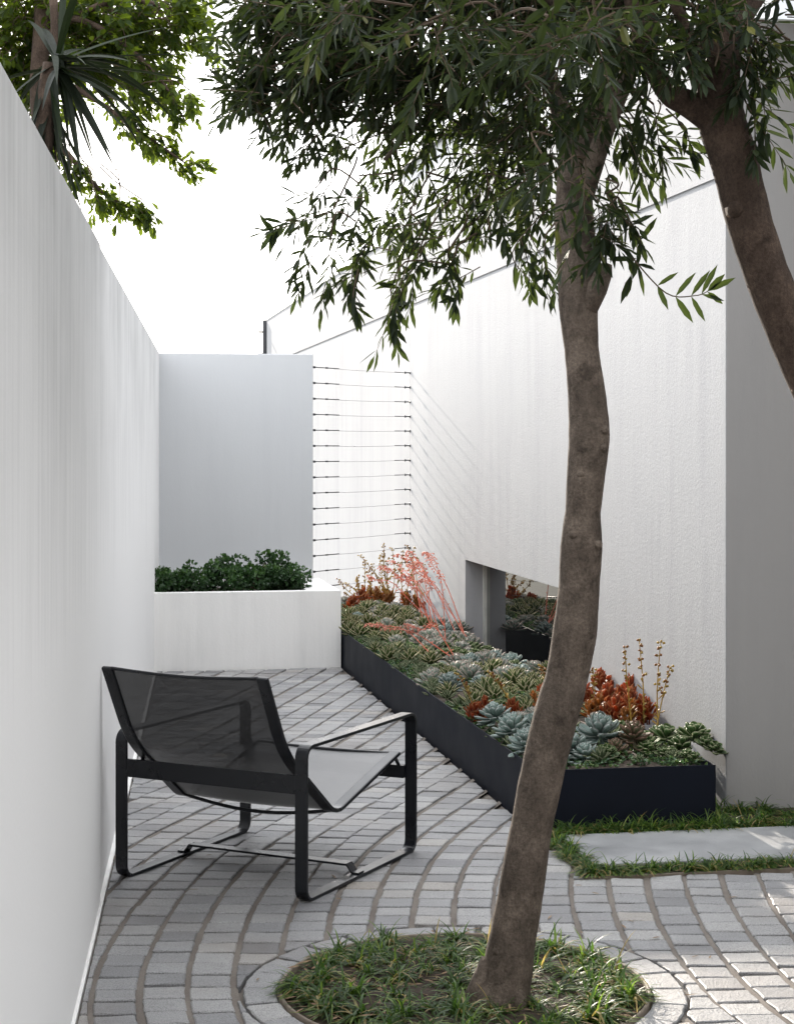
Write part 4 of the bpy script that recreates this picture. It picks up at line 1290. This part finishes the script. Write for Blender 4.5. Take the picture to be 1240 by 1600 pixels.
# ------------------------------------------------------------------ mondo grass tufts
gr = random.Random(14)
def tuft(mb, n, L, r, tl):
    for i in range(n):
        az = r.uniform(0, 6.28); el = r.uniform(.35, 1.35); l = L * r.uniform(.6, 1.15); w = r.uniform(.0020, .0036)
        p = Vector((r.gauss(0, .014), r.gauss(0, .014), 0)); d = Vector((math.cos(az) * math.cos(el), math.sin(az) * math.cos(el), math.sin(el)))
        s = Vector((-math.sin(az), math.cos(az), 0)); vs = []; k = 6; dr_ = r.uniform(1.3, 3.4)
        for j in range(k + 1):
            f = j / k; ww = w * (1 - f ** 3) + .0002
            vs += [p - s * ww, p + s * ww]
            d = (d + Vector((0, 0, -dr_ / k))).normalized(); p = p + d * (l / k)
            if p.z < .004: p.z = .004
        t = 1.0 if r.random() < .06 else r.uniform(*tl)
        mb.add(vs, [(2 * j, 2 * j + 1, 2 * j + 3, 2 * j + 2) for j in range(k)], 0, t)
TM = []
for i in range(6):
    mb = MB(); tuft(mb, 150, .115, gr, (.1, 1.0)); o = mb.build('mondo_grass', M['grass']); TM.append(o.data); bpy.data.objects.remove(o)
def put_tuft(x, y, sc, label, grp):
    o = bpy.data.objects.new('mondo_grass', gr.choice(TM)); COL.objects.link(o)
    o.location = (x, y, .006); o.rotation_euler = (0, 0, gr.uniform(0, 6.28)); o.scale = (sc, sc, sc * gr.uniform(.75, 1.05))
    tag(o, label, 'grass', grp)
spots = []; tries = 0
while len(spots) < 54 and tries < 6000:
    tries += 1
    a = gr.uniform(0, 6.28); r_ = math.sqrt(gr.random()) * (RIN - .05)
    x, y = RC.x + r_ * math.cos(a), RC.y + r_ * math.sin(a)
    if math.hypot(x - .33, y - 4.93) < .1: continue
    if any(math.hypot(x - X, y - Y) < .092 for X, Y in spots): continue
    spots.append((x, y)); put_tuft(x, y, gr.uniform(.8, 1.2), 'tuft of dark green mondo grass in the round tree pit', 'mondo grass tufts in the tree pit')
for i in range(38):      # front edge of the slab
    a = .04 + i * .048 + gr.uniform(-.02, .02); p = BED + HE * a + HD * gr.uniform(.03, .075)
    put_tuft(p.x, p.y, gr.uniform(.55, .95), 'tuft of dark grass along the front edge of the concrete slab', 'grass tufts in front of the slab')
for i in range(16):       # left end
    p = BED + HE * gr.uniform(.0, .05) + HD * (.06 + i * .045)
    put_tuft(p.x + .01, p.y, gr.uniform(.55, .9), 'tuft of dark grass at the left end of the concrete slab', 'grass tufts left of the slab')
for i in range(76):      # between slab and trough, and on along the house
    a = .0 + i * .026; p = Vector((.812, 6.49, 0)) + HE * a + HD * gr.uniform(.515, .58)
    if a > .72 and i % 2: p = p + HD * gr.uniform(.1, .3)
    put_tuft(p.x, p.y, gr.uniform(.6, 1.0), 'tuft of dark grass between the slab and the charcoal planter', 'grass tufts behind the slab')
# dry litter on the soil
b = MB(); lr = random.Random(40)
for i in range(520):
    if i < 330:
        a = lr.uniform(0, 6.28); q = math.sqrt(lr.random()) * (RIN - .01); p = Vector((RC.x + q * math.cos(a), RC.y + q * math.sin(a), .02))
    else:
        p = BED + HE * lr.uniform(0, 1.9) + HD * (lr.uniform(.01, .13) if lr.random() < .6 else lr.uniform(.62, .75)); p.z = .008
    d = rdir(lr); d.z *= .15
    add_leaf(b, p, d, Vector((0, 0, 1)) + rdir(lr) * .4, lr.uniform(.03, .065), lr.uniform(.005, .012), 0, .5, 'lance', .2)
for i in range(46):
    p = RC + Vector((lr.gauss(.1, .55), lr.gauss(.1, .7), 0)); p.z = .004
    if (p - RC).length < RIN or (p - LEFT[0]).dot(LE) < .05 or (p - BED).dot(HE) > -.02 and (p - BED).dot(HD) > -.02: continue
    d = rdir(lr); d.z = 0
    add_leaf(b, p, d, Vector((0, 0, 1)) + rdir(lr) * .15, lr.uniform(.03, .05), lr.uniform(.006, .009), 0, .5, 'lance', -.1)
tag(b.build('leaf_litter', M['litter']), 'scatter of dry brown leaves on the soil under the grass', 'leaf litter', None, 'stuff')
